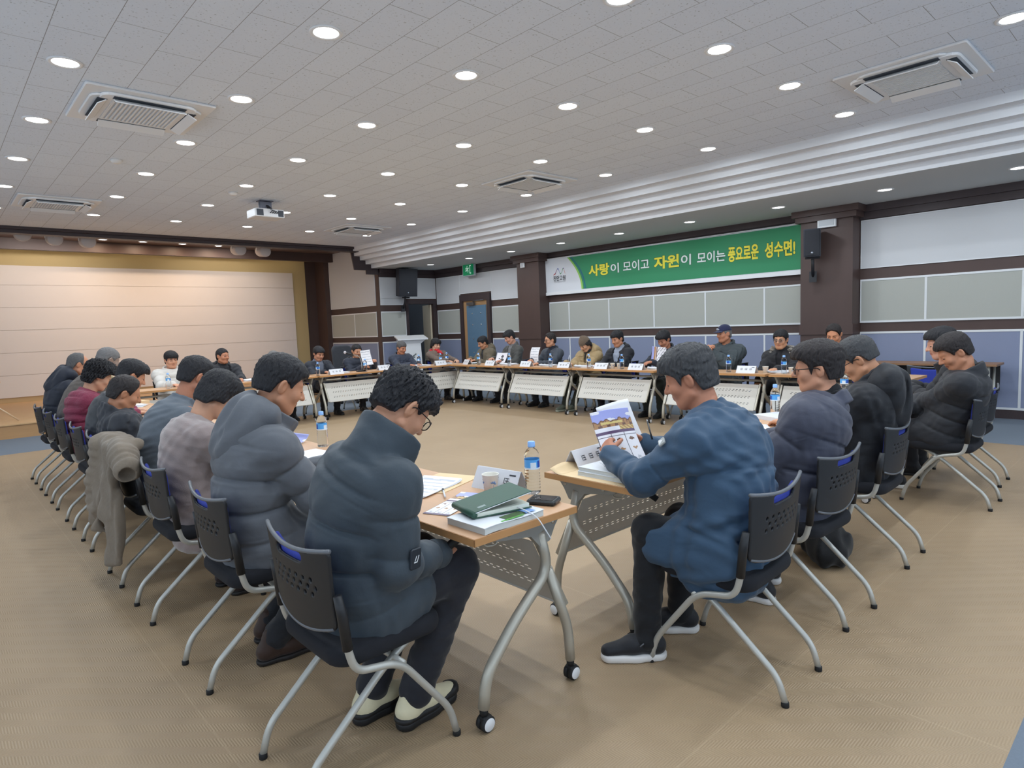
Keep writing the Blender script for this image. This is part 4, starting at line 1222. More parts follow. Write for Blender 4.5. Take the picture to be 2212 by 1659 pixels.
    if scarf:
        v = Vol(N - V3(.2, .22, .42), N + V3(.2, .25, .2), hj)
        ax = unit(Hd - N)
        for k in range(16):
            a0, a1 = 2 * PI * k / 16, 2 * PI * (k + 1) / 16
            q = lambda a: N + ax * .025 + X * math.cos(a) * .082 + np.cross(ax, X) * (math.sin(a) * .082 + .012) - up * .018 * math.sin(a)
            v.cone(q(a0), q(a1), .034, .034, .01)
        v.cone(N + fw * .11, N + fw * .15 - up * .30, .050, .058, .03, sq=(fw, .45)); v.noise(.005, 55, 5)
        mesh_obj('scarf', *v.mesh(), cloth('scarf_red', scarf, rough=.85, bump=(80, .4, .006)), body)
    if extra: extra(body, dict(N=N, X=X, up=up, fw=fw, Hd=Hd, Sh=Sh, El=El, Wr=Wr, S0=S0, HM=HM, C=C, A=A, B=B, P0=P0, Kn=Kn, An=An))
    return body

def make_shoe(body, A, toe, shoes, h, s):
    up_rgb, so_rgb = shoes[0], shoes[1]; style = shoes[2] if len(shoes) > 2 else 'plain'
    toe = unit(V3(toe[0], toe[1], toe[2] if len(toe) > 2 else 0)); A = np.asarray(A, float)
    lat = unit(np.cross(toe, V3(0, 0, 1)))
    nrm = np.cross(lat, toe)
    g = A - nrm * .085
    if abs(toe[2]) < .02: g[2] = 0.0; 
    st = .034 if style in ('sneaker', 'boot') else .022
    P = lambda f, l, u: g + toe * f + lat * l + nrm * u
    v = Vol(np.minimum(P(-.13, 0, 0), P(.25, 0, .2)) - .10, np.maximum(P(-.13, 0, 0), P(.25, 0, .2)) + .10, h)
    v.cone(P(-.045, 0, st + .028), P(.06, 0, st + .032), .036, .040, .02); v.cone(P(.06, 0, st + .030), P(.165, 0, st + .010), .041, .034, .03, sq=(nrm, .85))
    v.cone(P(-.03, 0, .06), P(-.01, 0, .115 if style != 'boot' else .13), .040, .042, .03)
    v.put(lambda x, y, z: (g[0] - x) * nrm[0] + (g[1] - y) * nrm[1] + (g[2] - z) * nrm[2] + st * .8, P(-.2, 0, 0) - .3, P(.3, 0, 0) + .3, .004, '&')
    sh = mesh_obj('shoe', *v.mesh(), cloth('shoe_%d_%d_%d' % tuple(up_rgb), up_rgb, rough=.55, bump=(90, .2, .003)), body)
    v = Vol(np.minimum(P(-.13, 0, 0), P(.25, 0, .1)) - .09, np.maximum(P(-.13, 0, 0), P(.25, 0, .1)) + .09, h)
    v.cone(P(-.045, 0, .02), P(.06, 0, .02), .041, .042, .01); v.cone(P(.05, 0, .02), P(.160, 0, .02), .047, .040, .02)
    def slab(x, y, z):
        q = (x - g[0]) * nrm[0] + (y - g[1]) * nrm[1] + (z - g[2]) * nrm[2]
        return np.abs(q - st / 2 - .001) - st / 2
    v.put(slab, P(-.2, 0, 0) - .3, P(.3, 0, 0) + .3, .006, '&')
    mesh_obj('sole', *v.mesh(), mat('sole_%d_%d_%d' % tuple(so_rgb), so_rgb, rough=.6), sh)
    if style == 'sneaker':
        b = MB()
        for k in range(4):
            f = .03 + k * .02; z = .098 - k * .009 + st - .022
            b.tube([tuple(P(f, -.028, z - .014)), tuple(P(f, 0, z)), tuple(P(f, .028, z - .014))], .0032, 8, .02)
        b.tube([tuple(P(.02, .0, .107)), tuple(P(.0, .045, .10)), tuple(P(.03, .055, .075))], .003, 8, .03); b.tube([tuple(P(.02, .0, .107)), tuple(P(.01, -.045, .10)), tuple(P(.04, -.052, .08))], .003, 8, .03)
        b.build('lace', mat('lace_grey', (92, 94, 98), rough=.8), sh)
    if style == 'boot':
        v = Vol(np.minimum(P(-.13, 0, 0), P(.25, 0, .2)) - .10, np.maximum(P(-.13, 0, 0), P(.25, 0, .2)) + .10, h)
        v.cone(P(-.045, 0, st + .012), P(.06, 0, st + .008), .045, .046, .02); v.cone(P(.05, 0, st + .006), P(.172, 0, st + .010), .046, .039, .02)
        v.put(lambda x, y, z: (x - g[0]) * nrm[0] + (y - g[1]) * nrm[1] + (z - g[2]) * nrm[2] - st - .018 - .02 * np.maximum(0, ((x - g[0]) * toe[0] + (y - g[1]) * toe[1] - .12) * 10), P(-.2, 0, 0) - .3, P(.3, 0, 0) + .3, .004, '&')
        v.put(lambda x, y, z: (g[0] - x) * nrm[0] + (g[1] - y) * nrm[1] + (g[2] - z) * nrm[2] + st * .8, P(-.2, 0, 0) - .3, P(.3, 0, 0) + .3, .004, '&')
        mesh_obj('toe_guard', *v.mesh(), mat('boot_black', (28, 28, 30), rough=.55, bump=(80, .2)), sh)
        b = MB()
        for k in range(4):
            f = .025 + k * .022; z = .122 - k * .011
            b.tube([tuple(P(f, -.03, z - .014)), tuple(P(f, 0, z)), tuple(P(f + .012, .03, z - .014))], .003, 8, .02)
        b.build('lace', mat('lace_dark', (40, 40, 42), rough=.8), sh)

def collar_shape(v, N, ax, X, r, hgt, th, open_=0.0, tilt=0.0, k=.008, flare=0.1, back=0.0):
    Fw = np.cross(ax, X)
    axt = unit(ax + Fw * tilt)
    Xl = unit(X - axt * (X @ axt)); Fl = np.cross(axt, Xl)
    def fn(x, y, z):
        px, py, pz = x - N[0], y - N[1], z - N[2]
        t = px * axt[0] + py * axt[1] + pz * axt[2]
        u = px * Xl[0] + py * Xl[1] + pz * Xl[2]; w = px * Fl[0] + py * Fl[1] + pz * Fl[2]
        q = np.sqrt(u * u + (w * .94) ** 2)
        d = np.abs(q - r - flare * (t + .02)) - th
        d = smax(d, np.abs(t - hgt / 2 + .02) - hgt / 2 - .02 - back * np.clip(-w / r, -1, 1), .008)
        if open_ > 0: d = smax(d, open_ * .22 * np.clip(t * 9 + .8, .4, 1.6) - np.abs(u) - 10 * np.maximum(0, -w), .008)
        return d
    v.put(fn, N - r - hgt - .07, N + r + hgt + .07, k)

def make_jacket(body, J, P0, C, A, B, X, up, fw, N, Hd, Sh, El, Wr, S0, Hp, Kn, hj, h, cur, hs, Rh):
    th = J.get('th', .030); puff = J.get('puff'); name = J['name']; rgb = J['rgb']
    hj = J.get('h', hj)
    m = cloth(name, rgb, rough=J.get('rough', .62), bump=J.get('bump', (38, .22, .006)), sheen=J.get('sheen', .1))
    q = np.vstack([C, *[np.array([Sh[s], El[s], Wr[s]]) for s in (1, -1)], P0 + V3(0, .2, -.12), P0 - V3(0, .1, .15)])
    lo, hi = q.min(0) - .2, q.max(0) + .2
    v = Vol(lo, hi, hj)
    hemz = J.get('hem', .07)
    Cb = np.vstack([C[0] - V3(0, -.02, hemz), C[:-1]]); Ab = np.concatenate([[A[0] + .012], A[:-1]]) + th; Bb = np.concatenate([[B[0] + .012], B[:-1]]) + th * 1.05
    Ab[-1] -= .02; Ab[-2] -= .012
    mod = None
    if puff:
        g = puffs(puff[0], puff[1], puff[2] if len(puff) > 2 else 0)
        mod = lambda s, u, w: g(s)
    op = J.get('open', 0)
    wedge = None
    if op: wedge = lambda s, u, w, L: np.minimum(op * np.clip((s / L - .25) * 1.6, .12, 1.3) - np.abs(u), w - .03)
    v.put(f_loft(Cb, Ab, Bb, X, mod, .55, wedge), lo, hi, .02)
    for s in (1, -1):      # skirt over the thighs
        if J.get('skirt', .3) > 0: v.cone(Hp[s] - V3(0, .03, .0), Hp[s] + (Kn[s] - Hp[s]) * J.get('skirt', .3), .098 + th * .6, .094 + th * .6, .05)
    if J.get('side_panel'):
        for s in (1, -1): v.cone(P0 + V3(s * .205, -.07, -.045), P0 + V3(s * .200, J['side_panel'], -.06), .085, .078, .04, sq=((1, 0, 0), .5))
    if not J.get('vest'):
        gs = puffs(puff[0] * .9, puff[1] * J.get('spf', .95), .02) if puff else None
        r0, r1, r2 = J.get('sl', (.070, .060, .045))
        for s in (1, -1):
            def sm(t, L, off=0.0, s=s):
                d = 0
                if gs is not None: d = d + gs(t * L + off)
                else: d = d + .004 * np.sin(t * 17 + 2 * s + off * 9) * np.clip(np.sin(PI * t), 0, 1)
                return d
            l1 = np.linalg.norm(El[s] - Sh[s])
            v.cone(S0 + X * s * .05 - up * .03, Sh[s] - up * .02, r0 * .96, r0 * .92, .07)
            v.cone(Sh[s] - up * .02, El[s], r0 * .95, r1, .05, mod=sm)
            We = Wr[s] + unit(El[s] - Wr[s]) * J.get('cuff', .015)
            v.cone(El[s], We, r1, r2, .022, mod=lambda t, L, sm=sm, l1=l1: sm(t, L, l1))
            v.cone(We, We + unit(We - El[s]) * .012, r2 * .93, r2 * .90, .006)
    ax = unit(Hd - N)
    # make room for the neck
    v.cone(N - ax * .015, N + ax * .3, .066 * hs, .085, .012, '-')
    co = J.get('collar', dict(r=.078, hgt=.05))
    if co: collar_shape(v, N - ax * co.get('drop', .015), ax, X, co.get('r', .078), co.get('hgt', .05), co.get('th', .011), co.get('open', .18), co.get('tilt', 0.0), .014, co.get('flare', .15), co.get('back', 0.0))
    v.noise(J.get('wr', .0012 if puff else .0022), J.get('wf', 64), int(abs(N[1] * 977)) % 97)
    jk = mesh_obj('jacket' if not J.get('coat') else 'coat', *v.mesh(), m, body)
    if J.get('lining'):
        v = Vol(N - .2, N + .22, hj)
        collar_shape(v, N - ax * co.get('drop', .015), ax, X, co.get('r', .078) - co.get('th', .011) - .004, co.get('hgt', .05) - .012, .007, co.get('open', .18) * .9, co.get('tilt', 0.0), .01, co.get('flare', .15), co.get('back', 0.0))
        mesh_obj('collar_lining', *v.mesh(), cloth('lining_%s' % name, J['lining'], rough=.95, bump=(160, .5, .004)), jk)
    if J.get('hood'):
        sc = J['hood']
        v = Vol(N - .30, N + .24, hj)
        c0 = N - fw * .085 * sc - up * .035
        g = puffs(.008, .062, .01)
        R = np.stack([X, fw, up], 1)
        v.ell(c0, (.155 * sc, .085 * sc, .135 * sc), .02, R=R)
        v.ell(c0 - up * .075 * sc - fw * .015, (.115 * sc, .07 * sc, .11 * sc), .03, R=R)
        for s in (1, -1):
            v.cone(N - fw * .05 + X * s * .105 * sc + up * .03, N + fw * .075 + X * s * .07 - up * .045, .046 * sc, .028, .03)
            v.cone(N - fw * .11 * sc + up * .045, N - fw * .05 + X * s * .105 * sc + up * .03, .042 * sc, .046 * sc, .03)
        v.cone(N - ax * .02 + fw * .005, N + ax * .3, .072 * hs, .115, .015, '-')
        # panel seams of the hood
        v.cone(c0 - X * .055 + up * .2 - fw * .085, c0 - X * .05 - up * .2 - fw * .095, .012, .012, .012, '-'); v.cone(c0 + X * .055 + up * .2 - fw * .085, c0 + X * .05 - up * .2 - fw * .095, .012, .012, .012, '-')
        v.noise(.005, 38, 11)
        mesh_obj('hood', *v.mesh(), m, jk)
    if J.get('fur'):
        v = Vol(N - .32, N + .26, hj)
        fr = J.get('fur_r', .036)
        span = J.get('fur_span', 1.0)
        for k in range(18):
            a0 = -PI / 2 + (k - 9) / 9 * PI * .86 * span; a1 = a0 + PI / 9 * .86 * span
            qq = lambda a: N + X * math.cos(a) * .125 + fw * (math.sin(a) * .115 - .005) + up * (.035 - .085 * max(0, math.sin(a)) - .0 * abs(math.cos(a)))
            v.cone(qq(a0), qq(a1), fr, fr, .01)
        v.noise(.008, 95, 4); v.noise(.004, 190, 9)
        mesh_obj('fur_trim', *v.mesh(), cloth('fur_%s' % name, J['fur'], rough=1.0, bump=(120, 1.0, .012), sheen=.4, var=(40, .35)), jk)
    if J.get('badge'):
        s = J['badge'][0]; d = unit(El[s] - Sh[s]); o = unit(np.asarray(J['badge'][1], float)); o = unit(o - d * (o @ d))
        c = Sh[s] + d * np.linalg.norm(El[s] - Sh[s]) * J['badge'][3] + o * (J.get('sl', (.070, .060, .045))[0] * .93 + .006)
        R4 = Matrix([[*np.cross(d, o)], [*d], [*o]]).transposed().to_4x4(); M4 = Matrix.Translation(c) @ R4
        b = MB(); b.M = M4; w, hh = J['badge'][4]; b.rbox((-w, -hh, -.006), (w, hh, .004), min(w, hh) * .3); bd = b.build('sleeve_badge', mat('badge_%d_%d_%d' % J['badge'][2], J['badge'][2], rough=.5), jk)
        b = MB(); b.M = M4
        for qd in J['badge'][5]: b.add([(x, y, .0048) for x, y in qd], [tuple(range(len(qd)))])
        b.build('badge_mark', mat('badge_mark_light', (226, 228, 230), rough=.5), bd)

def make_hair(body, kind, st, hxyz, Hd, Rh, hs, h, fat):
    zf = st.get('front', .066); nape = st.get('nape', -.062); side = st.get('side', .0); th = st.get('th', .013); top = st.get('top', .012); fringe = st.get('fringe', 0.0)
    yb = st.get('bald'); lng = st.get('long', 0.0); seed = st.get('seed', 1); part = st.get('part')
    ky = [-.14, -.050, -.030, .012, .026, .040, .062, .085, .14]; kz = [nape, nape, .020 - lng * 1.2, .022 - lng, side, .035, zf - .008, zf, zf]
    if lng: kz[1] = nape
    v = Vol(Hd - .17 * hs, Hd + .19 * hs, h)
    def fn(x, y, z):
        px, py, pz = hxyz(x, y, z)
        ax = np.abs(px)
        d = f_ell((0, -.014, .030), (.076 + fat * .3, .097, .091))(px, py, pz)
        d = smin(d, f_ell((0, -.035, -.03), (.060, .062, .075))(px, py, pz), .03)
        if lng: d = smin(d, f_ell((.062, -.02, -.035), (.026, .05, .06))(ax, py, pz), .03)
        t = th + top * np.clip((pz - .02) * 12, 0, 1) + fringe * np.clip((py - .02) * 14, 0, 1) * np.clip((pz - .03) * 25, 0, 1)
        # strands
        ang = np.arctan2(px, py + .03); 
        w = .0022 * np.sin(ang * 37 + 9 * pz / .1 + seed) + .0018 * np.sin(ang * 71 + px * 90 + pz * 60 + seed * 2) + .0016 * np.sin(px * 160 + py * 140 + 3 * np.sin(pz * 70))
        d = d - t + w * st.get('mess', .75)
        zl = np.interp(py, ky, kz) + .004 * np.sin(px * 120 + seed) * np.clip(py * 30, 0, 1) + (part * px if part else 0) * np.clip(py * 20, 0, 1)
        zl = zl - .10 * np.maximum(0, .05 - ax) * np.clip((py - .04) * 30, 0, 1) * st.get('peak', 0)
        d = smax(d, (zl - pz) * .8, .007)
        if yb is not None: d = smax(d, (py - yb - .35 * np.maximum(0, .05 - pz) - .4 * np.maximum(0, ax - .045)) * .8, .008)
        return d * hs
    v.put(fn, Hd - .17 * hs, Hd + .19 * hs, 0)
    mesh_obj('hair', *v.mesh(), hair_mat(kind), body)

def make_glasses(body, HM, kind):
    rim = mat('glasses_rim_' + kind, {'black': (24, 24, 26), 'steel': (120, 120, 124), 'thin': (60, 58, 60)}[kind], rough=.35, metal=.4)
    b = MB(); b.M = HM; r = .0016 if kind != 'black' else .0021
    for s in (1, -1):
        n = 20; pts = []
        for k in range(n + 1):
            a = 2 * PI * k / n; ca, sa = math.cos(a), math.sin(a)
            px = abs(ca) ** .7 * (1 if ca > 0 else -1); pz = abs(sa) ** .7 * (1 if sa > 0 else -1)
            pts.append((s * .034 + px * .025, .106 - abs(s * .034 + px * .025) * .16, .006 + pz * .018))
        b.tube(pts, r, 6, caps=False)
        b.tube([(s * .058, .096, .012), (s * .083, .07, .014), (s * .087, -.005, .014), (s * .086, -.022, -.004)], r, 6, .01)
    b.tube([(-.010, .105, .010), (0, .110, .013), (.010, .105, .010)], r, 6)
    g = b.build('glasses', rim, body)
    gl = mat('spectacle_lens', (235, 240, 245), rough=.02, trans=1.0, ior=1.05)
    b = MB(); b.M = HM
    for s in (1, -1):
        pts = []
        for k in range(20):
            a = 2 * PI * k / 20; ca, sa = math.cos(a), math.sin(a)
            px = abs(ca) ** .7 * (1 if ca > 0 else -1); pz = abs(sa) ** .7 * (1 if sa > 0 else -1)
            pts.append((s * .034 + px * .024, .1058 - abs(s * .034 + px * .024) * .16, .006 + pz * .017))
        b.prism(pts, (0, -.0012, 0))
        b.build('lens', gl, g); b = MB(); b.M = HM

def make_hat(body, kind, hxyz, Hd, Rh, hs, HM):
    v = Vol(Hd - .2 * hs, Hd + .22 * hs, .006)
    if kind[0] == 'beanie':
        def fn(x, y, z):
            px, py, pz = hxyz(x, y, z)
            d = f_ell((0, -.016, .035), (.088, .108, .118))(px, py, pz)
            d = smin(d, f_ell((0, -.02, .13), (.02, .022, .03))(px, py, pz), .04)
            d = d - .0015 * np.sin(np.arctan2(px, py) * 60)
            return smax(d, (.022 + .25 * np.minimum(0, py + .02) + .1 * np.maximum(0, py) - pz) * .9, .008) * hs
        v.put(fn, Hd - .2 * hs, Hd + .22 * hs, 0); o = mesh_obj('beanie', *v.mesh(), cloth('beanie', kind[1], rough=.95, bump=(120, .5, .004)), body)
    elif kind[0] == 'cap':
        def fn(x, y, z):
            px, py, pz = hxyz(x, y, z)
            d = f_ell((0, -.014, .040), (.086, .106, .098))(px, py, pz)
            d = smax(d, (.046 + .10 * np.minimum(0, py + .02) - pz) * .95, .005)
            b = np.sqrt(px * px * 1.1 + (py - .07) ** 2) - .088
            b = smax(smax(b, np.abs(pz - .052 + 2.2 * px * px + .12 * (py - .09)) - .004, .003), .06 - py, .01)
            return smin(d, b, .006) * hs
        v.put(fn, Hd - .2 * hs, Hd + .22 * hs, 0); o = mesh_obj('cap', *v.mesh(), cloth('cap_%d_%d_%d' % tuple(kind[1]), kind[1], rough=.8), body)
        b = MB(); b.M = HM @ Matrix.Translation((0, .094, .085)) @ Matrix.Rotation(-.35, 4, 'X')
        if len(kind) > 2:
            b.rbox((-.028, -.002, -.016), (.028, .006, -.004), .002); b.rbox((-.02, -.002, .0), (.02, .004, .012), .002)
            b.build('cap_emblem', mat('cap_emblem_light', (190, 196, 210), rough=.6), o)
# ------------------------------------------------------------------ the people round the ring, with their chairs
def seat(row, cx, cy, rz, chair_label, label, head_w, tb, turn=0.0, chair_xy=None, **k):
    """head_w: head centre in the room; tb: distance from the seat to the table edge"""
    c, s = math.cos(-rz), math.sin(-rz)
    dx, dy = head_w[0] - cx, head_w[1] - cy
    hl = (c * dx - s * dy, s * dx + c * dy, head_w[2])
    k.setdefault('rh', (.15, tb + .16, .775)); k.setdefault('lh', (-.15, tb + .15, .775))
    b = person(label, (cx, cy), rz, hl, **k)
    if chair_label: place_chair(cx, cy, rz + turn, chair_label, row)
    return b
GL, GN, GR, GF = 'chairs along the left row', 'chairs along the near right row', 'chairs along the banner wall row', 'chairs along the stage row'
NR = .0058   # fine grid for the nearest figures
LZ = -PI / 2
# --- left row, backs to the camera
seat(GL, 1.0, 1.96, LZ, 'black shell chair nearest the camera, under the person in the slate puffer jacket', 'person nearest the camera in dark slate puffer jacket with high collar, head bowed', (1.205, 1.88, 1.172), .29,
     hp=.78, hy=-.05, h=NR, hs=1.0, hair='black', hair_style=dict(top=.016, th=.014, fringe=.010, mess=1.9, nape=-.045, side=.0, front=.055), glasses='black', skin_rgb=(200, 152, 128), build=.99, slump=.03,
     jacket=dict(name='slate_puffer', rgb=(60, 69, 77), th=.040, puff=(.011, .135, .05), sl=(.075, .068, .052), collar=dict(r=.094, hgt=.105, th=.016, open=.30, tilt=.16, flare=.10), lining=(26, 27, 30), hem=.09, skirt=.30, h=.0052, badge=(1, (1, .25, .1), (30, 38, 48), .86, (.024, .034), [[(-.012, -.010), (-.008, -.010), (.0, .012), (-.004, .012)], [(-.002, -.010), (.002, -.010), (.010, .006), (.006, .006)], [(-.004, .008), (.012, .008), (.012, .012), (-.004, .012)]])),
     rh=(.13, .30, .64), rdir=(-.5, .8, -.2), lh=(-.12, .36, .70), relb=(.12, -.5, -1), trousers=((36, 37, 44), .006, .11), knees=((.10, .40, .545), (-.18, .42, .53)), ankles=((.045, .215, .105), (-.10, .12, .11)), toes=((-.12, 1), (-.1, 1)), shoes=((226, 216, 182), (26, 26, 28), 'boot'))
seat(GL, 1.0, 2.845, LZ, 'black shell chair second in the left row, under the person in grey hooded puffer', 'person in grey hooded puffer jacket, second in the left row, looking down', (1.18, 2.845, 1.210), .29,
     hp=.42, hy=-.12, h=NR, hs=1.05, hair='black', hair_style=dict(top=.016, th=.011, fringe=.004, mess=.8, nape=-.04, front=.07), skin_rgb=(190, 142, 116), build=1.08, slump=.05,
     jacket=dict(name='grey_puffer', rgb=(98, 101, 107), th=.042, puff=(.012, .125, .0), sl=(.082, .073, .055), hood=1.08, collar=dict(r=.096, hgt=.085, th=.015, open=.25, tilt=.12), lining=(58, 60, 66), hem=.10, skirt=.3, h=.0052),
     rh=(.10, .42, .775), trousers=(34, 35, 40), shoes=((60, 42, 34), (34, 30, 30)), knees=((.14, .40, .51), (-.13, .40, .51)), ankles=((.10, .03, .10), (-.12, .1, .085)), toes=((.1, 1), (-.1, 1)))
seat(GL, 1.0, 3.72, LZ, 'black shell chair third in the left row, under the person in the beige wool coat', 'person in beige mauve wool coat with black bobbed hair, head bowed low', (1.19, 3.73, 1.118), .29,
     hp=.75, h=.007, hair='black', hair_style=dict(top=.012, th=.018, fringe=.006, long=.055, nape=-.085, front=.055, side=-.03), skin_rgb=(206, 164, 142), build=.98, slump=.09,
     jacket=dict(name='mauve_wool', rgb=(146, 131, 128), th=.032, rough=.95, sheen=.5, bump=(160, .35, .004), sl=(.070, .062, .052), collar=dict(r=.078, hgt=.03, th=.010, open=.1), hem=.20, skirt=.45, coat=True), trousers=(52, 40, 40), shoes=((46, 34, 34), (30, 28, 28)), ankles=((.10, .22, .085), (-.1, .2, .085)))
seat(GL, 1.0, 4.41, LZ, 'black shell chair with a khaki coat hung over it, fourth in the left row', 'person in plain grey sweater leaning on the table, fourth in the left row', (1.28, 4.41, 1.188), .29,
     hp=.45, hy=.1, h=.0075, hair='black', hair_style=dict(top=.014, th=.011, nape=-.05), skin_rgb=(182, 130, 108), build=1.06, slump=.04,
     jacket=dict(name='grey_sweater', rgb=(100, 107, 115), th=.020, rough=.95, bump=(220, .3, .003), sl=(.062, .052, .042), collar=dict(r=.070, hgt=.05, th=.008, open=.0), hem=.06, skirt=.15), trousers=(40, 42, 50))
seat(GL, 1.0, 5.31, LZ, 'black shell chair fifth in the left row, under the person in the charcoal jacket', 'person in charcoal jacket with upright collar and receding dark hair, leaning back', (1.05, 5.33, 1.055), .29,
     hp=.45, hy=-.1, h=.008, hair='brown_black', hair_style=dict(top=.010, th=.011, nape=-.055, front=.088, bald=.058), skin_rgb=(186, 136, 108), slump=.10, build=1.02, pel=(0, .10, .53),
     jacket=dict(name='charcoal', rgb=(50, 52, 58), th=.032, sl=(.074, .064, .05), collar=dict(r=.086, hgt=.075, th=.012, open=.2, tilt=.1), wr=.005), rh=(.12, .36, .70), lh=(-.12, .36, .70))
seat(GL, 1.0, 6.03, LZ, 'black shell chair sixth in the left row, behind the charcoal jacket', 'person in dark grey jacket with side swept black hair, hands together on papers', (1.25, 6.03, 1.145), .29,
     hp=.5, h=.009, hair='black', hair_style=dict(top=.018, th=.012, fringe=.014), skin_rgb=(196, 146, 120), jacket=dict(name='dark_grey', rgb=(58, 60, 64), th=.024), rh=(.10, .44, .78), lh=(-.04, .44, .78), rdir=(-.6, 1, 0), ldir=(.6, 1, 0))
seat(GL, 1.0, 6.85, LZ, 'black shell chair seventh in the left row, under the burgundy jacket', 'person in burgundy quilted jacket with curly black hair', (1.16, 6.88, 1.12), .29,
     hp=.5, h=.009, hair='black', hair_style=dict(top=.024, th=.024, long=.03, nape=-.085, mess=3.0, fringe=.01), skin_rgb=(206, 164, 142), build=.98, slump=.07,
     jacket=dict(name='burgundy', rgb=(128, 46, 70), th=.038, puff=(.010, .06), sl=(.076, .066, .05), hem=.12, bump=(60, .6, .010)), rh=(.12, .40, .77))
seat(GL, 1.0, 7.58, LZ, 'black shell chair eighth in the left row, beside the cream fur hood', 'person with short grey hair and cream fur hood leaning far over the table', (1.36, 7.50, 1.25), .29,
     hp=.45, hy=.2, h=.009, hair='grey', hair_style=dict(top=.006, th=.009), skin_rgb=(150, 136, 132), jacket=dict(name='taupe_parka', rgb=(92, 84, 78), th=.032, fur=(206, 192, 152), fur_r=.045), slump=.02)
seat(GL, 1.0, 8.29, LZ, 'black shell chair ninth and last in the left row, near the stage step', 'person in navy hooded jacket with balding grey hair, furthest in the left row', (1.22, 8.27, 1.20), .29,
     hp=.35, h=.009, hair='salt', hair_style=dict(top=.004, th=.008, bald=.012, front=.09), skin_rgb=(198, 146, 122), build=1.06, jacket=dict(name='navy_hooded', rgb=(36, 40, 52), th=.040, puff=(.006, .15), hood=1.1, sl=(.08, .068, .052), collar=dict(r=.094, hgt=.08, th=.014, open=.2, tilt=.1)))

# --- near right row
seat(GN, 2.38, 1.26, 0.03, 'black shell chair at the left end of the near right row, under the blue coat', 'person in long blue padded coat reading a colour brochure, near right row', (2.42, 1.49, 1.185), .33,
     hp=.36, hy=.34, h=NR, hs=1.02, hair='dark_grey', hair_style=dict(top=.020, th=.016, mess=1.2, nape=-.06, side=-.012, front=.06, fringe=.008), skin_rgb=(188, 134, 110), build=1.16, slump=.05,
     jacket=dict(name='blue_coat', rgb=(54, 78, 102), th=.042, sl=(.084, .070, .050), collar=dict(r=.088, hgt=.045, th=.014, open=.05, tilt=.25, flare=.06), hem=.16, skirt=.30, side_panel=.20, wr=.004, wf=52, h=.0062, puff=(.003, .21), badge=(-1, (-.8, .7, .2), (170, 172, 170), .28, (.016, .016), [[(-.012, .010), (.012, .010), (0, -.012)]]), coat=True),
     lh=(-.11, .55, .845), ldir=(.55, .6, .35), lpn=(.7, -.3, -.6), lcurl=(.7, .8, .6), rh=(.19, .56, .85), rdir=(-.55, .7, .25), rpn=(-.7, -.3, -.5), rcurl=(.7, .8, .5),
     trousers=(24, 25, 29), knees=((.20, .37, .50), (-.155, .31, .545)), ankles=((.10, .32, .085), (-.21, .30, .085)), toes=((-.75, 1), (-.80, .75)), shoes=((30, 31, 36), (222, 218, 214), 'sneaker'))
seat(GN, 3.145, 1.30, -0.04, 'black shell chair second in the near right row, under the blue grey puffer', 'person in blue grey puffer jacket with black turtleneck and round glasses looking left', (3.26, 1.285, 1.17), .29,
     hp=.08, hy=.42, h=NR, hs=1.0, hair='brown_black', hair_style=dict(top=.020, th=.016, mess=.9, nape=-.05, side=-.02, front=.062, fringe=.012), skin_rgb=(202, 152, 128), glasses='black', build=1.1, slump=.04,
     jacket=dict(name='blue_grey_puffer', rgb=(68, 70, 84), th=.038, puff=(.011, .15, .06), sl=(.082, .070, .052), collar=dict(r=.090, hgt=.028, th=.013, open=.12, flare=.10, tilt=.35), lining=(24, 24, 27), hem=.09, h=.0056), shirt=(26, 26, 29), lh=(-.20, .34, .72), rh=(.12, .42, .775), trousers=(32, 33, 40), shoes=((34, 34, 38), (225, 222, 220), 'sneaker'), ankles=((.12, .26, .085), (-.14, .16, .085)))
seat(GN, 4.10, 1.33, 0.02, 'black shell chair third in the near right row, under the black hooded jacket', 'person in black hooded jacket and black framed glasses reading, third in near right row', (4.14, 1.39, 1.155), .26,
     hp=.55, hy=.25, h=.0065, hs=1.03, hair='dark_grey', hair_style=dict(top=.016, th=.012, mess=.8, nape=-.03, front=.06, fringe=.01), skin_rgb=(204, 154, 126), glasses='black', build=1.1, slump=.08,
     jacket=dict(name='black_hooded', rgb=(30, 31, 36), th=.040, hood=1.15, sl=(.084, .072, .054), collar=dict(r=.10, hgt=.09, th=.014, open=.3, tilt=.2), hem=.09, h=.0075), trousers=(26, 27, 31), shoes=((30, 30, 33), (30, 30, 33)))
seat(GN, 5.62, 1.22, 0.0, 'black shell chair fourth in the near right row, under the crossed arms', 'person in black puffer jacket with arms crossed on the lap, face turned down', (5.58, 1.215, 1.118), .36,
     hp=.55, hy=.55, h=.0065, hs=1.05, hair='brown_black', hair_style=dict(top=.016, th=.014, mess=.8, nape=-.05, front=.072), skin_rgb=(196, 144, 118), build=1.12, slump=.13, pel=(0, .06, .53),
     jacket=dict(name='black_puffer', rgb=(38, 39, 44), th=.042, puff=(.007, .11), sl=(.084, .074, .056), collar=dict(r=.094, hgt=.06, th=.014, open=.25), hem=.08, h=.0075), rh=(-.10, .28, .70), lh=(.08, .30, .73), rdir=(-1, .3, 0), ldir=(1, .3, 0), trousers=(30, 31, 36), shoes=((28, 28, 31), (226, 222, 216), 'sneaker'), knees=((.16, .42, .50), (-.10, .44, .50)), ankles=((.14, .42, .085), (-.08, .50, .105)), toes=((.1, 1), (-.35, 1, -.0)))
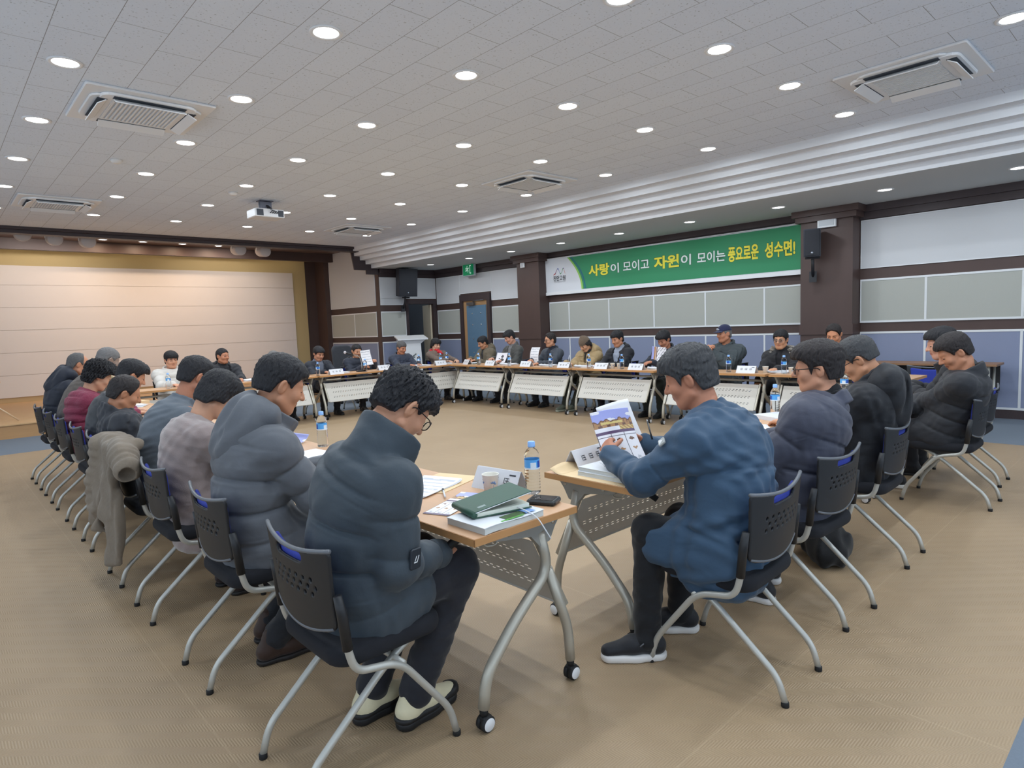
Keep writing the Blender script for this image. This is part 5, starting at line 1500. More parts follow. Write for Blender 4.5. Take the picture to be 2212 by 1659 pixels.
seat(GN, 6.40, 1.30, 0.0, 'black shell chair at the right end of the near right row', 'person in black quilted jacket at the right end of the near right row', (6.24, 1.45, 1.15), .28,
     hp=.25, hy=.45, h=.0075, hs=1.03, hair='black', hair_style=dict(top=.018, th=.012, fringe=.012), skin_rgb=(206, 160, 142), build=1.08, jacket=dict(name='black_quilted', rgb=(34, 35, 40), th=.036, puff=(.007, .085), sl=(.08, .07, .054), collar=dict(r=.092, hgt=.06, th=.014, open=.2)), rh=(.05, .42, .78), lh=(-.13, .40, .78))

# --- row along the banner wall, faces to the room
RZ = PI / 2; RX = 8.29; RT = .35; RK = 8.22 / 8.33
def R(y, z, chair_label, label, **k):
    k.setdefault('h', .0085); k['front'] = True; k.setdefault('skin_rgb', (198, 148, 122)); hx = k.pop('hx', 8.33) * RK; y = y * RK; z = 1.45 - (1.45 - z) * RK
    k.setdefault('rh', (.11, RT + .13, .775)); k.setdefault('lh', (-.11, RT + .12, .775))
    for q in ('rh', 'lh'): k[q] = (k[q][0] * .75, k[q][1] - (.13 if k[q][1] > .47 else .02), k[q][2])
    return seat(GR, RX, y, RZ, chair_label, label, (hx, y + k.pop('dy', 0.0), z), RT, **k)
R(9.80, 1.115, 'blue cushioned chair nearest the blue door, under the olive parka', 'person in olive parka with dark lining looking down at papers near the blue door', hp=.45, hy=-.35, hr=-.1, dy=.06, hair='black', hair_style=dict(top=.012, th=.012),
  jacket=dict(name='olive_parka', rgb=(104, 94, 78), th=.04, open=.05, hood=1.0, sl=(.078, .068, .054), collar=dict(r=.092, hgt=.05, th=.012, open=.4), lining=(36, 34, 34)), shirt=(38, 38, 42), rh=(.12, .50, .82), lh=(-.10, .50, .80), trousers=(30, 31, 38))
R(9.00, 1.215, 'blue cushioned chair second from the blue door, under the grey open jacket', 'person in grey open jacket bending over a leaflet beside the dark pillar', hp=.5, hy=-.4, dy=.05, hair='black', hair_style=dict(top=.016, th=.013, fringe=.012), skin_rgb=(204, 158, 142),
  jacket=dict(name='grey_jacket', rgb=(76, 76, 74), th=.024, open=.055, collar=dict(r=.085, hgt=.04, th=.009, open=.4)), shirt=(120, 120, 122), rh=(.26, .52, .84), lh=(-.05, .50, .80), trousers=(38, 38, 42))
R(7.97, 1.15, 'blue cushioned chair in front of the dark pillar, under the blue grey coat', 'person in blue grey coat and thin glasses holding up a printed sheet', hp=.12, hy=-.35, hair='brown_black', hair_style=dict(top=.012, th=.010, bald=.066), glasses='thin', skin_rgb=(204, 156, 130),
  jacket=dict(name='blue_grey_coat', rgb=(66, 72, 82), th=.028, open=.05, collar=dict(r=.088, hgt=.05, th=.010, open=.4)), shirt=(40, 44, 56), rh=(.22, .52, .82), lh=(-.15, .62, .775), trousers=(34, 36, 44))
R(7.08, 1.075, 'blue cushioned chair under the tan parka', 'person in tan parka and brown beanie writing with a white pen', hp=.62, hy=-.1, hair='brown_black', hair_style=dict(long=.04, nape=-.08, th=.012, top=.0), hat=('beanie', (108, 92, 78)), skin_rgb=(204, 160, 134), hx=8.25,
  jacket=dict(name='tan_parka', rgb=(166, 142, 104), th=.044, puff=(.010, .13), open=.03, hood=1.15, sl=(.084, .072, .054), collar=dict(r=.092, hgt=.04, th=.012, open=.4)), shirt=(40, 38, 38), rh=(.20, .60, .79), lh=(-.02, .60, .78), rdir=(-.5, .8, -.1), rcurl=(.9, .9, .5), trousers=(52, 56, 50), shoes=((98, 104, 92), (150, 154, 140), 'sneaker'), ankles=((.10, .58, .10), (-.02, .50, .09)))
R(6.45, 1.15, 'blue cushioned chair under the black open jacket and pale shirt', 'person in black open jacket over a pale blue shirt, smiling down', hp=.30, hy=-.12, hr=.08, hair='black', hair_style=dict(top=.022, th=.012, front=.062), skin_rgb=(194, 142, 116),
  jacket=dict(name='black_open', rgb=(30, 31, 38), th=.034, open=.075, sl=(.078, .066, .052), hood=.9, collar=dict(r=.092, hgt=.045, th=.011, open=.5)), shirt=(150, 158, 174), trousers=(28, 29, 36), shoes=((30, 30, 34), (34, 34, 38)), rh=(.16, .58, .77), lh=(-.16, .58, .77))
R(5.56, 1.135, 'blue cushioned chair under the navy jacket behind the folded brochure', 'person in navy jacket reading a folded brochure with wood pictures', hp=.50, hy=-.1, hair='black', hair_style=dict(top=.018, th=.016, fringe=.014, side=-.01), skin_rgb=(192, 138, 114), jacket=dict(name='navy_jacket', rgb=(38, 42, 54), th=.030, collar=dict(r=.086, hgt=.07, th=.012, open=.2)), rh=(.20, .60, .78), lh=(-.02, .54, .83), trousers=(40, 46, 44))
R(4.56, 1.21, 'blue cushioned chair under the person in the navy cap', 'person in navy baseball cap and dark green padded jacket, hands raised together', hp=.12, hy=-.45, hair='grey', hair_style=dict(top=.0, th=.006, front=.09), hat=('cap', (38, 42, 74), 1), skin_rgb=(190, 138, 114), build=1.1,
  jacket=dict(name='green_grey_padded', rgb=(62, 70, 74), th=.044, sl=(.088, .076, .058), collar=dict(r=.092, hgt=.07, th=.013, open=.2), wr=.006), rh=(.10, .36, .985), lh=(.02, .37, .975), rdir=(-.4, .5, .7), ldir=(.2, .5, .8), rpn=(-1, 0, 0), lpn=(1, 0, 0), rcurl=(.8, .9, .6), lcurl=(.8, .9, .6), relb=(.7, .0, -1), lelb=(-.7, .0, -1))
R(3.75, 1.115, 'blue cushioned chair under the grey fur collar', 'person in black jacket with grey fur collar and glasses', hp=.12, hy=.12, hair='black', hair_style=dict(top=.012, th=.013, side=-.01, front=.062), glasses='steel', skin_rgb=(208, 160, 132),
  jacket=dict(name='black_fur_collar', rgb=(34, 34, 38), th=.036, open=.035, fur=(140, 132, 122), fur_span=.72, sl=(.078, .066, .052), collar=dict(r=.088, hgt=.04, th=.011, open=.4)), shirt=(34, 34, 38), rh=(.17, .46, .58), lh=(-.18, .60, .775))
R(3.08, 1.175, 'blue cushioned chair in front of the brown pillar with the small speaker', 'person with receding brown hair, mostly hidden behind nearer heads', hp=.45, hy=.1, hair='brown_black', hair_style=dict(top=.008, th=.010, front=.098, bald=.070), skin_rgb=(206, 150, 120), jacket=dict(name='brown_black', rgb=(46, 44, 46), th=.028))
place_chair(8.3, 2.08, RZ, 'empty blue cushioned chair near the side desk', GR)

# --- row in front of the stage, faces to the room
FY = 10.64; FT = .32; FK = 10.60 / 10.70
def F(x, z, chair_label, label, **k):
    k.setdefault('h', .0085); k['front'] = True; k.setdefault('skin_rgb', (200, 152, 128)); hy_ = k.pop('hyw', 10.70) * FK; x = x * FK; z = 1.45 - (1.45 - z) * FK
    k.setdefault('rh', (.11, FT + .13, .775)); k.setdefault('lh', (-.11, FT + .12, .775))
    return seat(GF, x, FY, PI, chair_label, label, (x + k.pop('dx', 0.0), hy_, z), FT, **k)
F(2.77, 1.115, 'chair at the left end of the stage row, under the white padded jacket', 'person in white padded jacket with straight black fringe by the stage', hp=.15, hy=.05, hair='black', hair_style=dict(top=.016, th=.016, fringe=.016, front=.048, side=-.01), skin_rgb=(212, 162, 138), build=1.06,
  jacket=dict(name='white_padded', rgb=(212, 207, 200), th=.044, puff=(.010, .12), sl=(.086, .074, .056), collar=dict(r=.092, hgt=.07, th=.013, open=.12)), lh=(-.16, .45, .775))
F(3.53, 1.13, 'chair second in the stage row, under the open black parka', 'person in open black parka over black top, looking across to the right', hp=.08, hy=.45, hair='black', hair_style=dict(top=.004, th=.009, front=.075), skin_rgb=(192, 138, 112), build=1.12,
  jacket=dict(name='black_parka', rgb=(34, 35, 41), th=.044, open=.075, hood=1.0, sl=(.086, .074, .056), collar=dict(r=.096, hgt=.045, th=.013, open=.5)), shirt=(32, 32, 37))
F(4.36, 1.03, 'chair third in the stage row, hidden behind the grey hooded puffer', 'person with grey hair mostly hidden behind the grey hooded puffer', hp=.4, hair='grey', hair_style=dict(top=.014, th=.010), jacket=dict(name='stone', rgb=(120, 114, 108), th=.03))
F(5.18, 1.068, 'chair behind the desk microphone, under the dark blazer', 'person in dark blazer over grey shirt reading beside the desk microphone', hp=.38, hy=.12, hair='black', hair_style=dict(top=.012, th=.015, fringe=.012), skin_rgb=(196, 146, 124), jacket=dict(name='dark_blazer', rgb=(38, 42, 52), th=.022, open=.055, sl=(.070, .060, .048), collar=dict(r=.084, hgt=.035, th=.008, open=.5)), shirt=(104, 110, 124))
F(5.94, 1.075, 'chair under the navy padded jacket, right of the microphone', 'person in navy padded jacket holding up a white document with both hands', hp=.25, hy=-.05, hair='black', hair_style=dict(top=.008, th=.010, front=.074), jacket=dict(name='navy_padded', rgb=(42, 47, 60), th=.034, fur=(56, 54, 56), fur_r=.03, fur_span=.8, sl=(.08, .068, .052)), rh=(.08, .36, .80), lh=(-.18, .34, .86), rdir=(-.5, .6, .3), ldir=(.3, .6, .6), rcurl=(.8, .8, .4), lcurl=(.8, .8, .4))
F(6.93, 1.08, 'chair before the white lectern, under the two tone navy jacket', 'person in two tone navy jacket with short grey hair, before the lectern', hp=.32, hy=.1, hair='salt', hair_style=dict(top=.014, th=.009), skin_rgb=(188, 134, 108), jacket=dict(name='two_tone_navy', rgb=(50, 56, 72), th=.036, sl=(.08, .07, .052), collar=dict(r=.09, hgt=.065, th=.012, open=.1)))
F(7.87, 1.095, 'chair in the far corner, under the brown coat and red scarf', 'person in brown coat and red scarf in the far corner of the ring', hp=.22, hy=.0, hair='black', hair_style=dict(top=.014, th=.018, fringe=.012, long=.035, nape=-.07, front=.05), skin_rgb=(216, 178, 158), build=.94, jacket=dict(name='brown_coat', rgb=(112, 96, 86), th=.028, collar=dict(r=.10, hgt=.05, th=.012, open=.5, flare=.4), lining=(196, 172, 158), coat=True), scarf=(196, 34, 44), hyw=10.84)
# ------------------------------------------------------------------ things on the tables
ZT = TZ
PAPER = mat('white_paper', (232, 232, 236), rough=.8)
INK = mat('ink_dark', (44, 46, 54), rough=.7)
GREYINK = mat('print_grey', (192, 194, 202), rough=.7)
PET = mat('clear_bottle', (245, 249, 252), rough=.04, trans=1.0, ior=1.22, spec=.5)
LAB_B = mat('bottle_label_blue', (90, 172, 240), rough=.4); LAB_W = mat('bottle_label_white', (225, 236, 246), rough=.4); LAB_D = mat('bottle_label_deep_blue', (40, 84, 180), rough=.4)
CAPB = mat('bottle_cap_blue', (140, 184, 240), rough=.4)
def make_bottle():
    t = thing('water_bottle', 'bottle', 'water bottle')
    mb = MB()
    pr = [(.004, .006), (.022, .004), (.029, .0), (.0325, .006)]
    for k in range(7):
        z = .012 + k * .0125; pr += [(.0330, z), (.0315, z + .005), (.0315, z + .0075)]
    pr += [(.0330, .102), (.0318, .106), (.0318, .148), (.0330, .152), (.0325, .160), (.029, .173), (.021, .187), (.0135, .194), (.0130, .203)]
    mb.lathe(pr, 26); mb.build('bottle_body', PET, t)
    mb = MB(); n = 32
    v = []; f = []; mi = []
    for i in range(n + 1):
        a = 2 * PI * i / n
        for z in (.1065, .113, .122, .136, .142, .1475): v.append((.0323 * math.cos(a), .0323 * math.sin(a), z))
    for i in range(n):
        for k in range(5):
            q = i * 6 + k; f.append((q, q + 6, q + 7, q + 1)); u = i % 16
            mi.append(1 if (3 <= u <= 6 and 1 <= k <= 2) or k == 0 else (2 if 8 <= u <= 12 and k >= 1 and k <= 3 else 0))
    mb.v, mb.f, mb.m, mb.s = v, f, mi, [True] * len(f)
    mb.build('label', [LAB_B, LAB_W, LAB_D], t)
    mb = MB(); pr = [(.0005, .222), (.012, .222), (.0155, .219), (.0155, .204), (.0160, .203), (.0160, .198), (.013, .198)]
    mb.lathe(pr[::-1], 24, caps=False); mb.build('cap', CAPB, t)
    return t
bottle0 = make_bottle(); used = False
BOT = [(1.835, 1.885, 'large looking water bottle by the phone at the near corner of the left row'), (1.86 - .09, 2.76, 'water bottle half hidden behind the slate puffer collar'), (1.78, 3.70, 'water bottle rising behind the slate puffer shoulder'),
       (1.70, 8.55, 'water bottle far down the left row near the tan folder'), (2.52, 9.98, 'water bottle before the white padded jacket'), (1.72, 9.05, 'water bottle at the far end of the left row, partly behind heads'),
       (4.77, 9.92, 'water bottle before the dark blazer, left of the microphone'), (5.66, 9.93, 'water bottle before the held up white document'), (6.86, 10.02, 'water bottle before the two tone navy jacket'), (7.32, 9.95, 'water bottle before the red scarf'), (7.62, 10.15, 'water bottle in the far corner, right of the red scarf'),
       (7.55, 9.08, 'water bottle before the olive parka'), (7.52, 8.20, 'water bottle before the grey open jacket'), (7.54, 7.22, 'water bottle before the blue grey coat'), (7.54, 6.40, 'water bottle before the tan parka'), (7.56, 5.78, 'water bottle before the pale shirt and black open jacket'),
       (7.60, 4.10, 'water bottle before the navy cap'), (7.60, 3.38, 'water bottle before the grey fur collar'),
       (2.51, 1.98, 'water bottle standing behind the brochure of the blue coat, only the cap clear'), (4.40, 2.02, 'water bottle between the blue coat and the blue grey puffer'), (5.70, 2.02, 'water bottle in front of the black hooded jacket')]
for x, y, lab in BOT:
    if not used: used = True; o = bottle0; o.location = (x, y, ZT); o['label'] = lab; o['group'] = 'water bottles on the tables'
    else: dup(bottle0, (x, y, ZT), random.random() * 6, lab, 'water bottles on the tables')

PLATE = mat('name_plate_white', (222, 223, 228), rough=.35); ACR = mat('name_plate_acrylic', (205, 206, 208), rough=.2)
def make_plate(seed):
    """A-frame name card: long side along local X"""
    rs = random.Random(seed); t = thing('name_plate', 'plate', 'name plate')
    L, Hh, D = .125, .088, .052
    for s in (1, -1):
        mb = MB(); mb.prism([(-L, s * D, 0), (-L, s * .004, Hh), (-L, s * .001, Hh), (-L, s * (D - .004), 0)], (2 * L, 0, 0)); sd = mb.build('card_side', PLATE, t)
        m2 = MB(); nrm = Vector((0, s * Hh, D - .004)).normalized(); dn = Vector((0, s * (D - .004), -Hh)).normalized(); ax = Vector((-s, 0, 0)) * -1
        def bar(u, w, lu, lw):
            c = Vector((0, s * .004, Hh)) + ax * u + dn * w + nrm * .0012
            m2.add([c - ax * lu - dn * lw, c + ax * lu - dn * lw, c + ax * lu + dn * lw, c - ax * lu + dn * lw], [(0, 1, 2, 3) if s > 0 else (3, 2, 1, 0)])
        for u0 in (-.060, .0, .060):
            for k in range(3): bar(u0 - .004, .036 + k * .011, .011, .0016)
            bar(u0 + .011, .047, .0016, .013); bar(u0 - rs.choice((.012, .006)), .047, .0016, .008)
        bar(-.088, .020, .018, .003)
        m2.build('lettering', INK, sd)
    return t
plate0 = make_plate(3); used = False
PL = [(1.795, 2.05, -PI / 2 + .12, 'name plate between the paper cup and water bottle at the near table corner'), (1.74, 4.20, -PI / 2, 'name plate behind the slate puffer, beside a paper cup'), (5.08, 9.90, PI, 'name plate between the bottle and the microphone base'), (6.04, 9.94, PI, 'name plate right of the held up white document'), (6.95 + .32, 9.97 - .06, PI, 'name plate right of the two tone navy jacket'), (7.62, 9.50, PI / 2 - .3, 'name plate in the far corner beyond the red scarf'),
      (7.54, 8.72, PI / 2, 'name plate before the olive parka and leaflet'), (7.53, 7.78, PI / 2, 'name plate right of the grey open jacket'), (7.53, 6.90, PI / 2, 'name plate before the blue grey coat'), (7.54, 6.14, PI / 2, 'name plate before the tan parka, beside two paper cups'), (7.54, 5.50, PI / 2, 'name plate right of the pale shirt'), (7.58, 3.84, PI / 2, 'name plate before the navy cap and fur collar'),
      (2.39, 2.06, .06, 'name plate behind the brown envelope and white books of the blue coat'), (4.85, 2.05, .0, 'name plate on the near right row beyond the blue grey puffer')]
for x, y, a, lab in PL:
    if not used: used = True; o = plate0; o.location = (x, y, ZT); o.rotation_euler = (0, 0, a); o['label'] = lab; o['group'] = 'name plates on the tables'
    else: dup(plate0, (x, y, ZT), a, lab, 'name plates on the tables')

CUPM = mat('paper_cup_cream', (232, 228, 218), rough=.7); CUPB = mat('cup_print_blue', (120, 146, 186), rough=.7)
def make_cup():
    t = thing('paper_cup', 'cup', 'paper cup')
    mb = MB(); mb.lathe([(.0005, .004), (.0255, .004), (.0258, 0), (.0268, 0), (.0355, .078), (.0372, .0795), (.0372, .082), (.0352, .082), (.0345, .079), (.0262, .006), (.0005, .006)], 30, caps=False); c = mb.build('cup_body', CUPM, t)
    mb = MB()
    for a, z, r in ((2.2, .052, .008), (2.45, .046, .006), (1.95, .050, .005), (3.6, .024, .006), (3.9, .058, .004), (0.6, .05, .007), (.2, .025, .005), (5.0, .045, .007)):
        rr = .0268 + (.0355 - .0268) * z / .078 + .0004
        mb.M = Matrix.Rotation(a, 4, 'Z') @ Matrix.Translation((rr, 0, z)) @ Matrix.Rotation(PI / 2 - .11, 4, 'Y'); mb.lathe([(.0005, .0), (r, -.0003), (r, -.001)], 12, caps=False)
    mb.M = Matrix.Rotation(2.2, 4, 'Z') @ Matrix.Translation((.0288, 0, .02)); mb.box((-.0005, -.0007, -.014), (.0022, .0007, .026)); mb.build('flower_print', CUPB, c)
    return t
cup0 = make_cup()
for i, (x, y, lab) in enumerate(((1.725, 2.03, 'cream paper cup with pale blue flower print beside the near name plate'), (1.70, 4.33, 'paper cup beside the purple brochure in the left row'), (7.58, 5.97, 'paper cup right of the tan parka, left of a twin'), (7.60, 5.86, 'paper cup next to the bottle of the pale shirt'), (7.62, 3.62, 'paper cup left of the grey fur collar'), (7.56, 3.27, 'paper cup before the grey fur collar, nearly hidden by the round glasses'))):
    if i == 0: o = cup0; o.location = (x, y, ZT); o['label'] = lab; o['group'] = 'paper cups on the tables'; o.rotation_euler = (0, 0, 2.2)
    else: dup(cup0, (x, y, ZT), i, lab, 'paper cups on the tables')

# brochure pages: colours chosen per cell of the printed layout
BR = [mat('print_' + n, c, rough=.35) for n, c in (('white', (232, 230, 236)), ('sky', (160, 166, 224)), ('wood', (176, 132, 88)), ('brown', (112, 78, 62)), ('yellow', (214, 192, 120)), ('purple', (92, 70, 104)), ('grey', (168, 164, 170)), ('ink', (74, 70, 80)))]
def brochure_col(u, v):
    if v > .62:                      # picture: lavender sky over a row of timber houses
        roof = .80 + .045 * abs(((u * 2.6 + .2) % 1) - .5) * 2 + .012 * math.sin(u * 40)
        if v > roof: return 0 if (math.sin(u * 9 + v * 20) + math.sin(u * 4 - v * 31)) > 1.35 else 1
        if v > roof - .022: return 3
        if v > .735: return 4 if .18 < u < .74 and .75 < v < .79 else (3 if (u * 13) % 1 < .16 else 2)
        if v > .70: return 2 if math.sin(u * 31) > -.2 else 3
        return 0 if u < .62 else (4 if math.sin(u * 60 + v * 90) > .2 else 2)
    if v > .575 or v < .05: return 5
    a, b = (u * 3) % 1, (v * 5.72) % 1
    if a < .03 or b < .035: return 7
    k = int(u * 3) * 5 + int(v * 5.72)
    r = ((a - .5) / .26) ** 2 + ((b - .55) / .2) ** 2 + .45 * math.sin(a * 19 + k) * math.sin(b * 17 + k * 2)
    return ((6, 2, 3, 6, 7)[k % 5]) if r < .55 else 0
def sheet(name, pos, nu, nv, colf, mats, parent=None, th=.0015):
    """curved sheet; pos(u,v)->point"""
    P = [[Vector(pos(i / nu, j / nv)) for j in range(nv + 1)] for i in range(nu + 1)]
    nr = (P[1][0] - P[0][0]).cross(P[0][1] - P[0][0]).normalized() * th
    v = []; f = []; m = []
    for i in range(nu + 1):
        for j in range(nv + 1): v.append(P[i][j])
    N1 = len(v)
    v += [p - nr for p in v]
    for i in range(nu):
        for j in range(nv):
            a = i * (nv + 1) + j; f.append((a, a + nv + 1, a + nv + 2, a + 1)); m.append(colf((i + .5) / nu, (j + .5) / nv))
            f.append((N1 + a + 1, N1 + a + nv + 2, N1 + a + nv + 1, N1 + a)); m.append(0)
    def rim(ids):
        for a, b in zip(ids[:-1], ids[1:]): f.append((a, b, N1 + b, N1 + a)); m.append(0)
    w = nv + 1
    rim([j for j in range(w)]); rim([nu * w + j for j in range(w)][::-1]); rim([i * w for i in range(nu + 1)][::-1]); rim([i * w + nv for i in range(nu + 1)])
    mb = MB(); mb.v, mb.f, mb.m, mb.s = v, f, m, [True] * len(f)
    return mb.build(name, mats, parent)
def flat_pos(cx, cy, z, w, h, a, curl=0.0, cu=0.0):
    ca, sa = math.cos(a), math.sin(a)
    def p(u, v):
        x, y = (u - .5) * w, (v - .5) * h
        return (cx + x * ca - y * sa, cy + x * sa + y * ca, z + curl * (2 * v - 1) ** 4 * max(0, 2 * v - 1) + cu * (2 * u - 1) ** 2)
    return p
def held(c, X, Y, w, h, bend=.0, bv=.0):
    X = Vector(X).normalized(); Y = Vector(Y); Y = (Y - X * X.dot(Y)).normalized(); Z = X.cross(Y); c = Vector(c)
    return lambda u, v: c + X * (u - .5) * w + Y * (v - .5) * h + Z * (bend * (2 * u - 1) ** 2 + bv * (2 * v - 1) ** 2)
def doc_col(u, v):
    if .08 < u < .92 and .06 < v < .94 and (v * 34) % 1 < .34 and ((u * 23 + int(v * 34) * .37) % 1 > .12): return 1
    return 0
DOC = [PAPER, GREYINK]
# near corner of the left row
o = sheet('brochure', flat_pos(1.515, 2.008, ZT + .003, .115, .31, -PI / 2 + .40, .004), 60, 96, brochure_col, BR); tag(o, 'open colour brochure lying left of the green notebook on the near table', 'brochure')
def white_block(w, d, h, wav=0.0):
    mb = MB(); n = 16; v = []; f = []
    for i in range(n + 1):
        u = i / n; z = wav * (math.sin(u * PI * 2 + .4) - .3) * (1 if wav else 0)
        for y, zz in ((-d / 2, max(0, z)), (d / 2, max(0, z * .3)), (d / 2, h + z * .3), (-d / 2, h + z)): v.append(((u - .5) * w, y, zz))
    for i in range(n):
        for k in range(4): f.append((i * 4 + k, i * 4 + (k + 1) % 4, i * 4 + 4 + (k + 1) % 4, i * 4 + 4 + k)[::-1])
    f += [(0, 1, 2, 3)[::1], (n * 4 + 3, n * 4 + 2, n * 4 + 1, n * 4)]
    return mb.add(v, f)
GRN = mat('book_green', (92, 170, 66), rough=.4); PHO = mat('cover_photo_green', (70, 96, 56), rough=.4, var=(60, .5)); PHB = mat('cover_photo_blue', (130, 168, 222), rough=.4)
bk = thing('book', 'thick white book with green stripe and wavy pages under the green notebook', 'book', (1.485, 1.725, ZT + .0005), .02)
white_block(.290, .205, .022, .004).build('pages', mat('page_edge', (206, 208, 204), rough=.8), bk)
mb = MB(); mb.M = Matrix.Translation((0, 0, .0225)); c = white_block(.296, .209, .0022, .004).v
mb.add(c, [(i * 4 + k, i * 4 + (k + 1) % 4, i * 4 + 4 + (k + 1) % 4, i * 4 + 4 + k)[::-1] for i in range(16) for k in range(4)] + [(0, 1, 2, 3), (67, 66, 65, 64)])
cv = mb.build('cover', mat('book_white_cover', (226, 229, 234), rough=.35), bk)
mb = MB(); mb.box((-.06, -.098, .0262), (.05, -.09, .0272)); mb.build('green_stripe', GRN, cv)
mb = MB(); mb.box((-.03, -.088, .0258), (.07, -.05, .0268)); mb.build('cover_picture', PHO, cv)
mb = MB(); mb.box((.065, -.09, .0258), (.115, -.03, .0268)); mb.build('cover_sky', PHB, cv)
nb = thing('notebook', 'dark green hardback notebook with its cover lifted, lying on the white book', 'notebook', (1.515, 1.775, ZT + .029), -.22)
GCV = mat('notebook_green', (46, 82, 66), rough=.55, bump=(200, .15, .002)); PG = mat('notebook_pages', (226, 228, 214), rough=.8)
mb = MB(); mb.box((-.120, -.085, 0), (.120, .085, .003)); mb.build('back_cover', GCV, nb)
mb = MB(); mb.box((-.110, -.078, .003), (.112, .078, .017)); mb.build('page_block', PG, nb)
mb = MB(); mb.tube([(-.120, -.085, .013), (-.120, .085, .013)], .012, 12); mb.build('spine', GCV, nb)
mb = MB(); mb.M = Matrix.Translation((-.120, 0, .021)) @ Matrix.Rotation(-.16, 4, 'Y')
mb.box((0, -.085, 0), (.245, .085, .003)); fcv = mb.build('front_cover', GCV, nb)
mb = MB(); mb.M = Matrix.Translation((-.120, 0, .021)) @ Matrix.Rotation(-.16, 4, 'Y'); mb.box((.03, -.062, .003), (.062, -.045, .0034)); mb.build('cover_stamp', mat('silver_stamp', (120, 140, 136), rough=.3), fcv)
mb = MB(); mb.M = Matrix.Translation((-.120, 0, .021)) @ Matrix.Rotation(-.16, 4, 'Y'); mb.box((.005, -.086, -.0025), (.24, -.072, .0002)); mb.build('paper_band', PAPER, fcv)
mb = MB(); mb.tube([(.06, -.08, .010), (.075, -.12, .004), (.10, -.155, -.018), (.125, -.20, -.09)], .0022, 8, .03); mb.build('ribbon', mat('ribbon_white', (225, 225, 228), rough=.7), nb)
ph = thing('mobile_phone', 'black phone in a thick case lying at the table corner', 'phone', (1.757, 1.745, ZT), .42)
mb = MB(); mb.rbox((-.046, -.060, 0), (.046, .060, .020), .012); cs = mb.build('case', mat('phone_case_black', (32, 36, 38), rough=.5), ph)
mb = MB(); mb.rbox((-.036, -.048, .0195), (.036, .048, .0212), .006); mb.build('screen', mat('phone_glass', (14, 16, 18), rough=.05, spec=.8), ph)
mb = MB(); mb.box((-.028, -.0612, .006), (.028, -.0602, .014)); mb.build('side_strip', mat('case_brown', (96, 84, 78), rough=.5), cs)
ENV = mat('manila_envelope', (228, 200, 158), rough=.75)
o = MB().box((-.16, -.115, 0), (.16, .115, .003)).build('envelope', ENV); o.location = (1.69, 2.34, ZT); o.rotation_euler = (0, 0, .35); tag(o, 'tan envelope under the printed sheets on the near left table', 'envelope')
pk = thing('printed_sheets', 'stack of printed sheets beside the sleeve of the slate puffer', 'papers', (0, 0, 0))
for k in range(2): sheet('sheet', flat_pos(1.585, 2.32, ZT + .0055 + k * .003, .21, .29, -PI / 2 + .30 + k * .05, .010), 12, 40, doc_col if k else (lambda u, v: 0), DOC, pk)
pn = thing('pen', 'black pen clipped at the edge of the printed sheets', 'pen', (1.565, 2.15, ZT + .006), 1.0)
mb = MB(); mb.tube([(-.06, 0, .004), (.045, 0, .004)], .004, 10); mb.build('barrel', mat('pen_white', (220, 222, 226), rough=.3), pn)
mb = MB(); mb.tube([(.045, 0, .004), (.075, 0, .004)], .0048, 10); mb.build('pen_cap', mat('pen_black', (24, 24, 28), rough=.3), pn)
# second place of the left row
o = sheet('brochure', flat_pos(1.62, 3.98, ZT + .004, .21, .30, -PI / 2 + .2, .05), 48, 80, brochure_col, BR); tag(o, 'purple and yellow brochure past the grey hooded sleeve', 'brochure')
fd = thing('ring_binder', 'dark green folder stack with white sheets by the grey hooded sleeve', 'folder', (1.52, 3.32, ZT), .1)
for k, (m, z) in enumerate(((GCV, 0), (ENV, .012), (GCV, .020), (PAPER, .034))): MB().box((-.13 + .01 * k, -.16, z), (.13 - .006 * k, .16 - .01 * k, z + (.011, .007, .013, .006)[k])).build(('folder_cover', 'envelope_sheet', 'folder_cover', 'sheet_stack')[k], m, fd)
for i, (x, y, lab) in enumerate(((1.50, 5.05, 'papers before the charcoal jacket'), (1.50, 6.0, 'papers under the clasped hands of the dark grey jacket'), (1.55, 6.8, 'papers before the burgundy jacket'), (1.55, 7.7, 'papers before the cream fur hood'), (1.55, 4.55, 'papers before the grey sweater'))):
    pk = thing('printed_sheets', 'white %s, left row' % lab, 'papers', (x, y, ZT), 0, 'papers on the left row tables')
    for k in range(3): sheet('sheet', flat_pos(.01 * k, .03 * k, .003 + k * .005, .21, .29, -PI / 2 + .3 * (k - 1) + i, .008), 6, 8, lambda u, v: 0, DOC, pk)
o = MB().box((-.16, -.12, 0), (.16, .12, .03)).build('box_file', ENV); o.location = (1.62, 8.05, ZT); o.rotation_euler = (0, 0, .3); tag(o, 'tan box file lying far down the left row', 'box file')
